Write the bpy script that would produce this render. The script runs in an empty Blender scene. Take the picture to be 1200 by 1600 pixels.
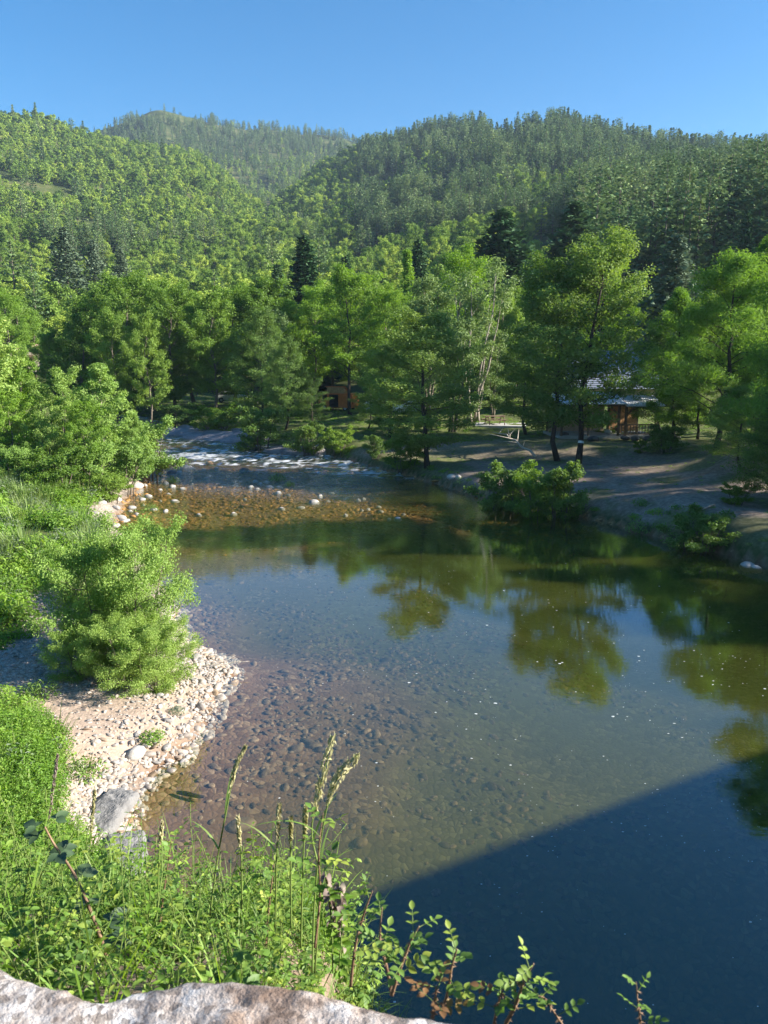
import bpy, math, random
import numpy as np
from mathutils import Vector, Matrix

HAZE = True
sc = bpy.context.scene
COL = sc.collection
R_ = math.radians

# ------------------------------------------------------------------ camera geometry
CAMH = 8.0
PITCH = R_(11.5)
FPX = 1209.0            # focal length in pixels of the 1200x1600 photograph
SP, CP = math.sin(PITCH), math.cos(PITCH)

def ray(px, py):
    u = (px - 600.0) / FPX
    v = (800.0 - py) / FPX
    return u, CP + v * SP, v * CP - SP

def at_z(px, py, z=0.0):
    dx, dy, dz = ray(px, py)
    t = (z - CAMH) / dz
    return np.array((dx * t, dy * t, z))

def at_y(px, py, Y):
    dx, dy, dz = ray(px, py)
    t = Y / dy
    return np.array((dx * t, Y, CAMH + dz * t))

def to_px(x, y, z):
    dz = z - CAMH
    dep = y * CP - dz * SP
    up = y * SP + dz * CP
    return 600 + FPX * x / dep, 800 - FPX * up / dep

# ------------------------------------------------------------------ noise
def _h(ix, iy, seed):
    n = (ix.astype(np.int64) * 374761393 + iy.astype(np.int64) * 668265263 + seed * 1442695041) & 0xFFFFFFFF
    n = ((n ^ (n >> 13)) * 1274126177) & 0xFFFFFFFF
    n = (n ^ (n >> 16)) & 0xFFFFFFFF
    return n.astype(np.float64) / 4294967295.0

def vn(x, y, seed=0):
    x = np.asarray(x, float); y = np.asarray(y, float)
    ix = np.floor(x); iy = np.floor(y)
    fx = x - ix; fy = y - iy
    fx = fx * fx * (3 - 2 * fx); fy = fy * fy * (3 - 2 * fy)
    a = _h(ix, iy, seed); b = _h(ix + 1, iy, seed)
    c = _h(ix, iy + 1, seed); d = _h(ix + 1, iy + 1, seed)
    return (a * (1 - fx) + b * fx) * (1 - fy) + (c * (1 - fx) + d * fx) * fy

def fbm(x, y, seed=0, o=4):
    s = 0; a = 1.0; t = 0
    x = np.asarray(x, float); y = np.asarray(y, float)
    for i in range(o):
        s = s + a * vn(x, y, seed + i * 17); t += a
        x = x * 2.03 + 11.3; y = y * 2.03 + 7.7; a *= .5
    return s / t

def sstep(a, b, x):
    t = np.clip((np.asarray(x, float) - a) / (b - a), 0, 1)
    return t * t * (3 - 2 * t)

# ------------------------------------------------------------------ mesh building
def mk_mesh(name, V, quads=None, tris=None, mats=(), mi=None, smooth=False, fattr=None, pattr=None):
    """fast mesh from numpy arrays; mi: material index per face, fattr/pattr: dict of float attributes"""
    V = np.asarray(V, np.float32).reshape(-1, 3)
    q = np.zeros((0, 4), np.int32) if quads is None or len(quads) == 0 else np.asarray(quads, np.int32).reshape(-1, 4)
    t = np.zeros((0, 3), np.int32) if tris is None or len(tris) == 0 else np.asarray(tris, np.int32).reshape(-1, 3)
    me = bpy.data.meshes.new(name)
    nf = len(q) + len(t)
    me.vertices.add(len(V)); me.vertices.foreach_set('co', V.ravel())
    li = np.concatenate([q.ravel(), t.ravel()]).astype(np.int32)
    me.loops.add(len(li)); me.loops.foreach_set('vertex_index', li)
    ls = np.concatenate([np.arange(len(q)) * 4, len(q) * 4 + np.arange(len(t)) * 3]).astype(np.int32)
    me.polygons.add(nf); me.polygons.foreach_set('loop_start', ls)
    me.polygons.foreach_set('use_smooth', np.full(nf, smooth, bool))
    for m in mats: me.materials.append(m)
    if mi is not None:
        me.polygons.foreach_set('material_index', np.asarray(mi, np.int32))
    me.update(calc_edges=True)
    for k, a in (fattr or {}).items():
        at = me.attributes.new(k, 'FLOAT', 'FACE'); at.data.foreach_set('value', np.asarray(a, np.float32))
    for k, a in (pattr or {}).items():
        at = me.attributes.new(k, 'FLOAT', 'POINT'); at.data.foreach_set('value', np.asarray(a, np.float32))
    return me

class MB:
    """collects faces of one mesh"""
    def __init__(s):
        s.V = []; s.Q = []; s.T = []; s.qm = []; s.tm = []; s.qt = []; s.tt = []; s.n = 0
    def add(s, V, Q=None, T=None, m=0, tint=.5):
        V = np.asarray(V, float).reshape(-1, 3)
        if Q is not None and len(Q):
            Q = np.asarray(Q).reshape(-1, 4); s.Q.append(Q + s.n); s.qm.append(np.full(len(Q), m)); s.qt.append(np.broadcast_to(tint, len(Q)))
        if T is not None and len(T):
            T = np.asarray(T).reshape(-1, 3); s.T.append(T + s.n); s.tm.append(np.full(len(T), m)); s.tt.append(np.broadcast_to(tint, len(T)))
        s.V.append(V); s.n += len(V)
    def box(s, c, size, rz=0, rx=0, ry=0, m=0, taper=1.0):
        x, y, z = [k / 2 for k in size]
        P = np.array([(-x, -y, -z), (x, -y, -z), (x, y, -z), (-x, y, -z), (-x * taper, -y * taper, z), (x * taper, -y * taper, z), (x * taper, y * taper, z), (-x * taper, y * taper, z)])
        M = np.array(Matrix.Rotation(rz, 3, 'Z') @ Matrix.Rotation(ry, 3, 'Y') @ Matrix.Rotation(rx, 3, 'X'))
        s.add(P @ M.T + np.array(c), [(0, 3, 2, 1), (4, 5, 6, 7), (0, 1, 5, 4), (1, 2, 6, 5), (2, 3, 7, 6), (3, 0, 4, 7)], m=m)
    def tube(s, pts, rad, sides=6, m=0, cap=True, tint=.5):
        pts = np.asarray(pts, float); n = len(pts)
        rad = np.broadcast_to(np.asarray(rad, float), n)
        tg = np.gradient(pts, axis=0); tg /= np.linalg.norm(tg, axis=1, keepdims=True) + 1e-9
        ref = np.array((1., 0, 0)) if abs(tg[0][2]) > .7 else np.array((0, 0, 1.))
        A = np.cross(tg, ref); A /= np.linalg.norm(A, axis=1, keepdims=True) + 1e-9
        B = np.cross(tg, A)
        an = np.arange(sides) * 2 * math.pi / sides
        ring = (A[:, None, :] * np.cos(an)[None, :, None] + B[:, None, :] * np.sin(an)[None, :, None]) * rad[:, None, None] + pts[:, None, :]
        i = np.arange(n - 1)[:, None] * sides; j = np.arange(sides)[None, :]; k = (j + 1) % sides
        Q = np.stack([i + j, i + k, i + sides + k, i + sides + j], -1).reshape(-1, 4)
        s.add(ring.reshape(-1, 3), Q, m=m, tint=tint)
        if cap and sides >= 3:
            b = s.n - n * sides
            for off, rev in ((0, True), ((n - 1) * sides, False)):
                o = list(range(sides)); o = o[::-1] if rev else o
                T = [(off + o[0], off + o[a], off + o[a + 1]) for a in range(1, sides - 1)]
                s.T.append(np.array(T) + b); s.tm.append(np.full(len(T), m)); s.tt.append(np.broadcast_to(tint, len(T)))
    def mesh(s, name, mats, smooth=False, tint=False):
        V = np.concatenate(s.V) if s.V else np.zeros((0, 3))
        Q = np.concatenate(s.Q) if s.Q else None
        T = np.concatenate(s.T) if s.T else None
        mi = np.concatenate((s.qm if s.Q else []) + (s.tm if s.T else []))
        fa = {'tint': np.concatenate((s.qt if s.Q else []) + (s.tt if s.T else []))} if tint else None
        return mk_mesh(name, V, Q, T, mats, mi, smooth, fa)

def link(name, me, parent=None, loc=(0, 0, 0), rz=0.0, s=1.0):
    o = bpy.data.objects.new(name, me)
    COL.objects.link(o)
    o.location = loc; o.rotation_euler = (0, 0, rz)
    o.scale = (s, s, s) if np.isscalar(s) else s
    if parent: o.parent = parent
    return o

def tag(o, label=None, cat=None, group=None, kind=None):
    if label: o['label'] = label
    if cat: o['category'] = cat
    if group: o['group'] = group
    if kind: o['kind'] = kind
    return o

def place(name, parts, loc, s, rz, label, cat, group=None, rx=0, ry=0):
    """an Empty at the base of a thing that parents its parts; parts = [(name, mesh), ...] share mesh data"""
    r = bpy.data.objects.new(name, None); COL.objects.link(r)
    r.empty_display_size = .3
    r.location = loc; r.rotation_euler = (rx, ry, rz)
    r.scale = (s, s, s) if np.isscalar(s) else s
    tag(r, label, cat, group)
    for n, me in parts:
        c = bpy.data.objects.new(n, me); COL.objects.link(c); c.parent = r
    return r

# ------------------------------------------------------------------ materials
def new_mat(name):
    m = bpy.data.materials.new(name); m.use_nodes = True
    nt = m.node_tree; nt.nodes.clear()
    out = nt.nodes.new('ShaderNodeOutputMaterial')
    return m, nt, out

class NT:
    def __init__(s, nt): s.nt = nt
    def n(s, t, **kw):
        nd = s.nt.nodes.new(t)
        for k, v in kw.items():
            if k.startswith('i_'):
                key = k[2:]
                key = int(key) if key.isdigit() else key.replace('_', ' ')
                nd.inputs[key].default_value = v
            else: setattr(nd, k, v)
        return nd
    def l(s, a, b): s.nt.links.new(a, b)
    def attr(s, name): return s.n('ShaderNodeAttribute', attribute_name=name)
    def mix(s, fac, a, b):
        nd = s.n('ShaderNodeMix', data_type='RGBA')
        for sock, v in ((nd.inputs[0], fac), (nd.inputs[6], a), (nd.inputs[7], b)):
            if hasattr(v, 'links') or hasattr(v, 'is_linked'): s.l(v, sock)
            elif isinstance(v, (int, float)): sock.default_value = v
            else: sock.default_value = (*v, 1)
        return nd.outputs[2]
    def math(s, op, a, b=0.0, clamp=False):
        nd = s.n('ShaderNodeMath', operation=op, use_clamp=clamp)
        for sock, v in ((nd.inputs[0], a), (nd.inputs[1], b)):
            if hasattr(v, 'is_linked'): s.l(v, sock)
            else: sock.default_value = v
        return nd.outputs[0]
    def ramp(s, fac, stops):
        nd = s.n('ShaderNodeValToRGB')
        cr = nd.color_ramp
        while len(cr.elements) < len(stops): cr.elements.new(.5)
        for e, (p, c) in zip(cr.elements, stops):
            e.position = p; e.color = (*c, 1)
        s.l(fac, nd.inputs[0]); return nd.outputs[0]
    def noise(s, scale, detail=4, rough=.55, vec=None):
        nd = s.n('ShaderNodeTexNoise', i_Scale=scale, i_Detail=detail, i_Roughness=rough)
        if vec is not None: s.l(vec, nd.inputs['Vector'])
        return nd.outputs[0]
    def pos(s): return s.n('ShaderNodeNewGeometry').outputs['Position']
    def objc(s): return s.n('ShaderNodeTexCoord').outputs['Object']

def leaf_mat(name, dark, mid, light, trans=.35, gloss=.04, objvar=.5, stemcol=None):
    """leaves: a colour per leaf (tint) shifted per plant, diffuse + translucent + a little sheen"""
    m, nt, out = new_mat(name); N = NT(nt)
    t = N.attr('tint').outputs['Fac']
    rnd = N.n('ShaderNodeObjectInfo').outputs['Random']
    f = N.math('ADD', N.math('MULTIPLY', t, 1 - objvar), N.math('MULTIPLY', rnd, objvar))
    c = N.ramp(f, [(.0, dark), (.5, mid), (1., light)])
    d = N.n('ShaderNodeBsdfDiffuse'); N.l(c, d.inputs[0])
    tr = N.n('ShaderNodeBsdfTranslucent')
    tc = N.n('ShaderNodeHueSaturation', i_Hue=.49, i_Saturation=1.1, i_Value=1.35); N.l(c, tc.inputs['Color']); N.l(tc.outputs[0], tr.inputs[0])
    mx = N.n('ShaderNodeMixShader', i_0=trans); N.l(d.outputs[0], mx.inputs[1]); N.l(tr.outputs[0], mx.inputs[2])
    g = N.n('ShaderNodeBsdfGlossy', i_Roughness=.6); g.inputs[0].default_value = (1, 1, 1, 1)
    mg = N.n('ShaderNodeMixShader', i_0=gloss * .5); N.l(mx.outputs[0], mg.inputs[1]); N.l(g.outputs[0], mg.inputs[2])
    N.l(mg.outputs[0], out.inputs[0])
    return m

def rough_mat(name, c1, c2, scale=6, rough=.85, bump=.4, bscale=None, detail=5, spec=.3, c3=None, stretch=None, objvar=0.0, bdist=.05):
    """diffuse-ish surface: two or three colours mixed by noise, plus bump"""
    m, nt, out = new_mat(name); N = NT(nt)
    vec = N.objc()
    if stretch:
        mp = N.n('ShaderNodeMapping'); mp.inputs['Scale'].default_value = stretch; N.l(vec, mp.inputs['Vector']); vec = mp.outputs[0]
    f = N.noise(scale, detail, .6, vec)
    st = [(.33, c1), (.68, c2)] if c3 is None else [(.3, c1), (.5, c2), (.72, c3)]
    c = N.ramp(f, st)
    if objvar:
        rnd = N.n('ShaderNodeObjectInfo').outputs['Random']
        hs = N.n('ShaderNodeHueSaturation'); N.l(c, hs.inputs['Color'])
        N.l(N.math('ADD', N.math('MULTIPLY', rnd, objvar), 1 - objvar / 2), hs.inputs['Value']); c = hs.outputs[0]
    b = N.n('ShaderNodeBsdfPrincipled', i_Roughness=rough); b.inputs['Specular IOR Level'].default_value = spec
    N.l(c, b.inputs['Base Color'])
    if bump:
        bn = N.n('ShaderNodeBump', i_Strength=bump, i_Distance=bdist); N.l(N.noise(bscale or scale * 4, 5, .65, vec), bn.inputs['Height']); N.l(bn.outputs[0], b.inputs['Normal'])
    N.l(b.outputs[0], out.inputs[0]); return m

def plain(name, c, rough=.6, metal=0.0, bump=0):
    return rough_mat(name, tuple(k * .85 for k in c), tuple(min(1, k * 1.1) for k in c), 3, rough, bump)

M = {}
M['alder'] = leaf_mat('alder_leaves', (0.060, 0.125, 0.021), (0.123, 0.217, 0.038), (0.233, 0.329, 0.064), .40, .05)
M['broad'] = leaf_mat('broadleaf_leaves', (0.083, 0.166, 0.019), (0.152, 0.264, 0.035), (0.258, 0.370, 0.058), .42, .04)
M['bright'] = leaf_mat('fresh_leaves', (0.117, 0.219, 0.024), (0.196, 0.337, 0.037), (0.313, 0.455, 0.068), .45, .04)
M['ash'] = leaf_mat('ash_leaves', (0.087, 0.180, 0.024), (0.145, 0.276, 0.037), (0.232, 0.373, 0.068), .45, .04)
M['pale'] = leaf_mat('pale_willow_leaves', (0.122, 0.204, 0.049), (0.195, 0.284, 0.081), (0.309, 0.390, 0.146), .32, .06)
M['willow'] = leaf_mat('shrub_leaves', (0.102, 0.194, 0.036), (0.212, 0.346, 0.063), (0.395, 0.507, 0.125), .36, .05)
M['spruce'] = leaf_mat('spruce_needles', (0.028, 0.078, 0.029), (0.055, 0.120, 0.048), (0.128, 0.196, 0.078), .12, .03)
M['cedar'] = leaf_mat('silvery_needles', (0.064, 0.109, 0.064), (0.137, 0.191, 0.113), (0.237, 0.300, 0.182), .12, .04)
M['hillb'] = leaf_mat('hill_broadleaf_leaves', (0.066, 0.133, 0.031), (0.213, 0.329, 0.061), (0.447, 0.537, 0.096), .30, .02, .7)
M['hillp'] = leaf_mat('hill_pine_needles', (0.067, 0.126, 0.051), (0.152, 0.236, 0.094), (0.316, 0.390, 0.160), .15, .02, .6)
M['herb'] = leaf_mat('herb_leaves', (0.072, 0.168, 0.017), (0.176, 0.329, 0.036), (0.323, 0.452, 0.072), .45, .04)
M['grass'] = leaf_mat('grass_blades', (0.092, 0.185, 0.026), (0.172, 0.277, 0.053), (0.330, 0.383, 0.132), .35, .05)
M['bramble'] = leaf_mat('bramble_leaves', (0.041, 0.099, 0.015), (0.140, 0.261, 0.039), (0.385, 0.461, 0.068), .35, .06, .4)
M['bramble_dark'] = leaf_mat('dark_bramble_leaves', (0.032, 0.066, 0.025), (0.054, 0.105, 0.035), (0.090, 0.143, 0.052), .2, .10)
M['sage'] = leaf_mat('grey_green_leaves', (0.100, 0.150, 0.080), (0.160, 0.210, 0.120), (0.240, 0.280, 0.180), .25, .04)
M['seed'] = leaf_mat('grass_seed_heads', (0.300, 0.300, 0.120), (0.420, 0.400, 0.200), (0.600, 0.550, 0.340), .3, .04)
M['petal'] = leaf_mat('faded_vetch_petals', (0.219, 0.164, 0.139), (0.328, 0.268, 0.228), (0.424, 0.387, 0.304), .3, .02)
M['redleaf'] = leaf_mat('reddish_young_leaves', (0.160, 0.080, 0.030), (0.240, 0.130, 0.050), (0.300, 0.220, 0.060), .35, .06)
M['bark'] = rough_mat('dark_bark', (.030, .024, .019), (.085, .068, .052), 9, .95, .8, 22, stretch=(1, 1, .25))
M['bark_pale'] = rough_mat('pale_bark', (.20, .17, .14), (.40, .35, .29), 8, .9, .5, 18, stretch=(1, 1, .3))
M['bark_mid'] = rough_mat('grey_brown_bark', (.09, .075, .06), (.20, .17, .13), 8, .95, .7, 20, stretch=(1, 1, .3))
M['stem'] = rough_mat('green_stem', (.10, .16, .03), (.18, .24, .06), 20, .7, 0)
M['stem_red'] = rough_mat('reddish_stem', (.14, .08, .05), (.30, .20, .12), 30, .7, .2)
M['deadwood'] = rough_mat('bleached_wood', (.30, .26, .21), (.55, .50, .42), 10, .9, .5, 25)
M['darkwood'] = rough_mat('soaked_wood', (.012, .010, .009), (.035, .028, .022), 10, .7, .5, 25)
M['pebble'] = rough_mat('pale_pebble', (.29, .245, .205), (.48, .42, .37), 5, .9, .25, 16, objvar=.5)
M['pebble_grey'] = rough_mat('grey_pebble', (.20, .19, .18), (.36, .34, .32), 5, .9, .25, 16, objvar=.5)
M['pebble_tan'] = rough_mat('tan_pebble', (.28, .20, .14), (.42, .32, .24), 5, .9, .25, 16, objvar=.5)
M['rock'] = rough_mat('river_stone', (.30, .275, .25), (.50, .47, .43), 3, .85, .4, 9, objvar=.35)
M['rock_dark'] = rough_mat('wet_dark_stone', (.05, .045, .045), (.13, .11, .10), 3, .5, .4, 9, objvar=.5, spec=.5)
M['rock_red'] = rough_mat('orange_brown_stone', (.22, .13, .085), (.36, .23, .15), 3, .8, .4, 9, objvar=.4)
M['bedstone'] = rough_mat('bed_cobble', (.11, .075, .05), (.27, .20, .13), 2.5, .8, .3, 9, objvar=1.1)
M['bedorange'] = rough_mat('orange_bed_cobble', (.20, .10, .03), (.36, .20, .065), 2.5, .8, .3, 9, objvar=.9)
M['slab'] = rough_mat('bedrock', (.12, .11, .12), (.30, .27, .27), .7, .8, .9, 3.0, c3=(.20, .18, .19), stretch=(1, 2.2, 3), bdist=.15)
M['granite'] = rough_mat('worn_granite_footing', (.11, .108, .108), (.22, .215, .21), 1.6, .9, .9, 9, c3=(.16, .155, .15))
# ------------------------------------------------------------------ plants
def norm(v):
    return v / (np.linalg.norm(v, axis=-1, keepdims=True) + 1e-9)

def leaf_quads(rng, P, out, l, w, up=.5, rnd=.7, outw=.95, tdir=None, tw=.0, fold=.18, lvar=.35):
    """diamond leaves at points P; out: outward unit directions; returns V (4n,3), Q"""
    n = len(P)
    N = norm(rng.normal(size=(n, 3)) * rnd + out * outw + np.array((0, 0, up * .7)))
    T = rng.normal(size=(n, 3))
    if tdir is not None: T = T * (1 - tw) + tdir * tw * 2
    T = norm(T - N * (T * N).sum(1, keepdims=True))
    B = np.cross(N, T)
    L = (l * (1 + lvar * rng.uniform(-1, 1, n)))[:, None]
    W = L * w * .5
    a = P - T * L * .5
    c = P + T * L * .5 - N * L * .08
    b = P + B * W + N * W * fold * 2 - T * L * .08
    d = P - B * W + N * W * fold * 2 - T * L * .08
    V = np.stack([a, b, c, d], 1).reshape(-1, 3)
    Q = np.arange(4 * n).reshape(-1, 4)
    return V, Q

PROF = {
    'round': lambda t: np.sqrt(np.clip(1 - (1.75 * t - .85) ** 2, .04, 1)),
    'dome': lambda t: np.sqrt(np.clip(1 - (1.45 * t - .48) ** 2, .05, 1)),
    'ovate': lambda t: np.clip(.55 + 1.6 * t, 0, 1) * np.clip(1.18 * (1 - t) ** .62, .08, 1),
    'column': lambda t: np.clip(.6 + 1.2 * t, 0, 1) * np.clip(1.3 * (1 - t) ** .5, .06, 1),
    'vase': lambda t: np.clip(.35 + .85 * t, 0, 1) * np.clip(2.6 * (1 - t) ** .6, .12, 1),
}

def gen_broad(seed, h, R, base=.2, prof='round', nl=26, elev=.35, curve=.12, nsub=5, leaves=9000, ls=.24, lw=.6, cl=.55,
              flat=.6, tr=.16, lean=(0, 0), wob=.05, multi=1, spread=.3, mats=None, up=.55, droop=0.0, limbr=.28, subtube=True,
              sides=7, gapseed=None, splay=.0, tintbias=0.0):
    """tapered trunk(s), limbs and side branches, and leaves in clumps about the branch ends"""
    rng = np.random.default_rng(seed)
    wood = MB(); A = []; AD = []; AW = []
    for m in range(multi):
        a0 = m * 2.399 + rng.uniform(0, .8)
        if multi > 1:
            b0 = np.array((math.cos(a0), math.sin(a0), 0)) * spread * rng.uniform(.3, 1)
            ln = np.array((math.cos(a0), math.sin(a0))) * splay * rng.uniform(.5, 1.1) + np.array(lean)
            hh = h * rng.uniform(.72, 1.0) if m else h
        else:
            b0 = np.zeros(3); ln = np.array(lean, float); hh = h
        zs = np.linspace(0, 1, 10)
        wb = np.cumsum(rng.normal(size=(10, 2)) * wob * hh * .22, 0); wb[0] = 0
        tp = np.stack([b0[0] + ln[0] * zs ** 1.1 * hh + wb[:, 0], b0[1] + ln[1] * zs ** 1.1 * hh + wb[:, 1], zs * hh * .96], 1)
        r0 = tr * (1 if multi == 1 else rng.uniform(.55, 1))
        rad = r0 * (1 - zs) ** .75 + .012 * hh * .1
        rad[0] *= 1.35
        tp[0, 2] -= .25
        wood.tube(tp, rad, sides)
        nlm = max(3, int(nl / multi))
        for i in range(nlm):
            t = (i + rng.uniform(.1, .9)) / nlm
            f = base + (1 - base) * t
            p0 = np.array([np.interp(f, zs, tp[:, k]) for k in range(3)])
            L = R * PROF[prof](t) * rng.uniform(.72, 1.12) * (1 if multi == 1 else .75)
            az = i * 2.399 + rng.uniform(-.5, .5)
            el = elev + .75 * t * t + rng.uniform(-.15, .15)
            d = np.array((math.cos(az) * math.cos(el), math.sin(az) * math.cos(el), math.sin(el)))
            k = np.linspace(0, 1, 6)
            wbl = np.cumsum(rng.normal(size=(6, 3)) * L * .05, 0); wbl[0] = 0
            pts = p0 + d * (L * k)[:, None] + wbl; pts[:, 2] += (curve * L * k ** 2) - droop * L * k ** 2.2
            r1 = max(.012, r0 * limbr * (1 - t * .6) * min(1, L / R + .2))
            wood.tube(pts, r1 * (1 - k * .85), 5, cap=False)
            for j in range(nsub):
                q = (j + rng.uniform(.2, 1)) / nsub * .78 + .22
                s0 = np.array([np.interp(q, k, pts[:, c]) for c in range(3)])
                a2 = az + rng.choice([-1, 1]) * rng.uniform(.45, 1.15)
                e2 = el * .6 + rng.uniform(-.25, .4)
                L2 = L * rng.uniform(.22, .5) * (1.15 - q * .5)
                d2 = np.array((math.cos(a2) * math.cos(e2), math.sin(a2) * math.cos(e2), math.sin(e2)))
                p2 = s0 + d2 * (L2 * np.array((0, .5, 1)))[:, None]; p2[2, 2] += .08 * L2 - droop * L2 * .5
                if subtube: wood.tube(p2, r1 * .4 * np.array((1, .6, .25)), 3, cap=False)
                for g, wgt in ((.45, .6), (.75, 1), (1.0, 1)):
                    A.append(p2[0] + (p2[2] - p2[0]) * g); AD.append(d2); AW.append(wgt)
            A.append(pts[-1]); AD.append(d); AW.append(1.2)
            A.append(pts[-2]); AD.append(d); AW.append(1.0)
        A.append(tp[-1]); AD.append(np.array((0, 0, 1.))); AW.append(1.4)
    A = np.array(A); AD = np.array(AD); AW = np.array(AW)
    AW = AW * rng.uniform(.45, 1.5, len(AW)); AW /= AW.sum()
    idx = rng.choice(len(A), leaves, p=AW)
    ctint = rng.uniform(0, 1, len(A))
    crad = cl * rng.uniform(.7, 1.3, len(A))
    g = rng.normal(size=(leaves, 3)); g = norm(g) * (rng.uniform(0, 1, leaves) ** .5)[:, None]
    off = g * crad[idx][:, None]; off[:, 2] *= flat
    P = A[idx] + off
    P = P[P[:, 2] > .05]; idx = idx[:len(P)]; g = g[:len(P)]
    cen = np.array((A[:, 0].mean(), A[:, 1].mean(), A[:, 2].mean()))
    o = norm(P - cen) * .6 + norm(g) * .6
    V, Q = leaf_quads(rng, P, o, ls, lw, up=up, tdir=AD[idx], tw=.35)
    tint = np.clip(.5 * ctint[idx] + .5 * rng.uniform(0, 1, len(P)) + tintbias, 0, 1)
    crown = mk_mesh('crown', V, Q, None, [mats[1]], None, False, {'tint': tint})
    trunk = wood.mesh('trunk', [mats[0]], True)
    return trunk, crown

def gen_conifer(seed, h, R, base=.08, whorl=.5, per=6, droop=.25, upt=.15, ls=.5, lw=.28, dens=26, tr=.2, mats=None, ragged=.25, prof='cone', clump=0.0, tip=1.0):
    """straight stem, whorled branches and flattened needle sprays along them"""
    rng = np.random.default_rng(seed)
    wood = MB(); Ps = []; Ds = []; Ls = []; Ts = []
    k = np.linspace(0, 1, 8)
    wood.tube(np.stack([np.cumsum(rng.normal(size=8) * .02), np.cumsum(rng.normal(size=8) * .02), k * h - .2 * (k == 0)], 1), tr * (1 - k) ** .8 + .015, 7)
    z = h * base
    while z < h * .985:
        t = (z / h - base) / (1 - base)
        if prof == 'cone': pr = (1 - t) ** .85 * min(1, .45 + 3.2 * t)
        elif prof == 'pine': pr = math.sqrt(max(.02, 1 - (1.55 * t - .6) ** 2)) * min(1, .5 + 2 * t)
        else: pr = (1 - t ** 1.6) * min(1, .4 + 3 * t)
        n = max(3, int(per * rng.uniform(.7, 1.2)))
        a0 = rng.uniform(0, 6.28)
        for i in range(n):
            L = R * max(.06, pr) * (1 + ragged * rng.uniform(-1.2, 1))
            az = a0 + i * 6.283 / n + rng.uniform(-.3, .3)
            e0 = -.15 * (1 - t) + .75 * t ** 1.5 + rng.uniform(-.12, .12)
            q = np.linspace(0, 1, 5)
            r = L * q
            zz = z + r * math.tan(e0) - droop * L * q ** 1.6 * (1 - t * .6) + upt * L * q ** 4
            pts = np.stack([np.cos(az) * r, np.sin(az) * r, zz], 1)
            wood.tube(pts, max(.012, tr * .16 * (1 - t * .7)) * (1 - .8 * q), 3, cap=False)
            m = max(5, int(dens * (L / R) ** .8))
            s = rng.uniform(.12, 1.0, m) ** (.75 if clump == 0 else .55)
            c = np.stack([np.interp(s, q, pts[:, d]) for d in range(3)], 1)
            side = rng.choice([-1, 1], m)
            sp = np.array((-math.sin(az), math.cos(az), 0)); fw = np.array((math.cos(az), math.sin(az), 0))
            wd = (L * .34 * (1.05 - s) + .12 * R) * rng.uniform(.1, 1, m)
            c = c + sp * (side * wd)[:, None] + rng.normal(size=(m, 3)) * np.array((.06, .06, .05 + clump * .25)) * R * .3
            c[:, 2] -= wd * .25
            dirs = norm(fw * .8 + sp * side[:, None] * .9 + np.array((0, 0, -.1)) + rng.normal(size=(m, 3)) * .25)
            Ps.append(c); Ds.append(dirs); Ls.append(np.full(m, ls * (.6 + .5 * (1 - t)))); Ts.append(np.full(m, rng.uniform(0, 1)))
        z += whorl * h / 14 * rng.uniform(.7, 1.3) * (1.15 - .55 * t)
    P = np.concatenate(Ps); D = np.concatenate(Ds); L = np.concatenate(Ls); T = np.concatenate(Ts)
    n = len(P)
    N = norm(np.array((0, 0, 1.0)) + rng.normal(size=(n, 3)) * .45)
    D = norm(D - N * (D * N).sum(1, keepdims=True)); B = np.cross(N, D)
    L = (L * rng.uniform(.7, 1.3, n))[:, None]; W = L * lw
    V = np.stack([P - D * L * .4, P + B * W - N * W * .25, P + D * L * .6 - N * L * .05, P - B * W - N * W * .25], 1).reshape(-1, 3)
    tint = np.clip(.5 * T + .5 * rng.uniform(0, 1, n), 0, 1)
    crown = mk_mesh('crown', V, np.arange(4 * n).reshape(-1, 4), None, [mats[1]], None, False, {'tint': tint})
    return wood.mesh('trunk', [mats[0]], True), crown

def join_meshes(name, a, b):
    """one mesh of a trunk and a crown (far trees too small to show parts)"""
    def arr(me):
        V = np.empty(len(me.vertices) * 3, np.float32); me.vertices.foreach_get('co', V)
        n = len(me.polygons); ls = np.empty(n, np.int32); lt = np.empty(n, np.int32)
        me.polygons.foreach_get('loop_start', ls); me.polygons.foreach_get('loop_total', lt)
        li = np.empty(len(me.loops), np.int32); me.loops.foreach_get('vertex_index', li)
        q = ls[lt == 4][:, None] + np.arange(4); t = ls[lt == 3][:, None] + np.arange(3)
        return V.reshape(-1, 3), li[q], li[t]
    Va, Qa, Ta = arr(a); Vb, Qb, Tb = arr(b)
    tb = np.empty(len(b.polygons), np.float32); b.attributes['tint'].data.foreach_get('value', tb)
    Q = np.concatenate([Qa, Qb + len(Va)]); T = Ta
    mi = np.concatenate([np.zeros(len(Qa)), np.ones(len(Qb)), np.zeros(len(Ta))])
    ti = np.concatenate([np.zeros(len(Qa)), tb, np.zeros(len(Ta))])
    return mk_mesh(name, np.concatenate([Va, Vb]), Q, T, [a.materials[0], b.materials[0]], mi, False, {'tint': ti})

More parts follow.
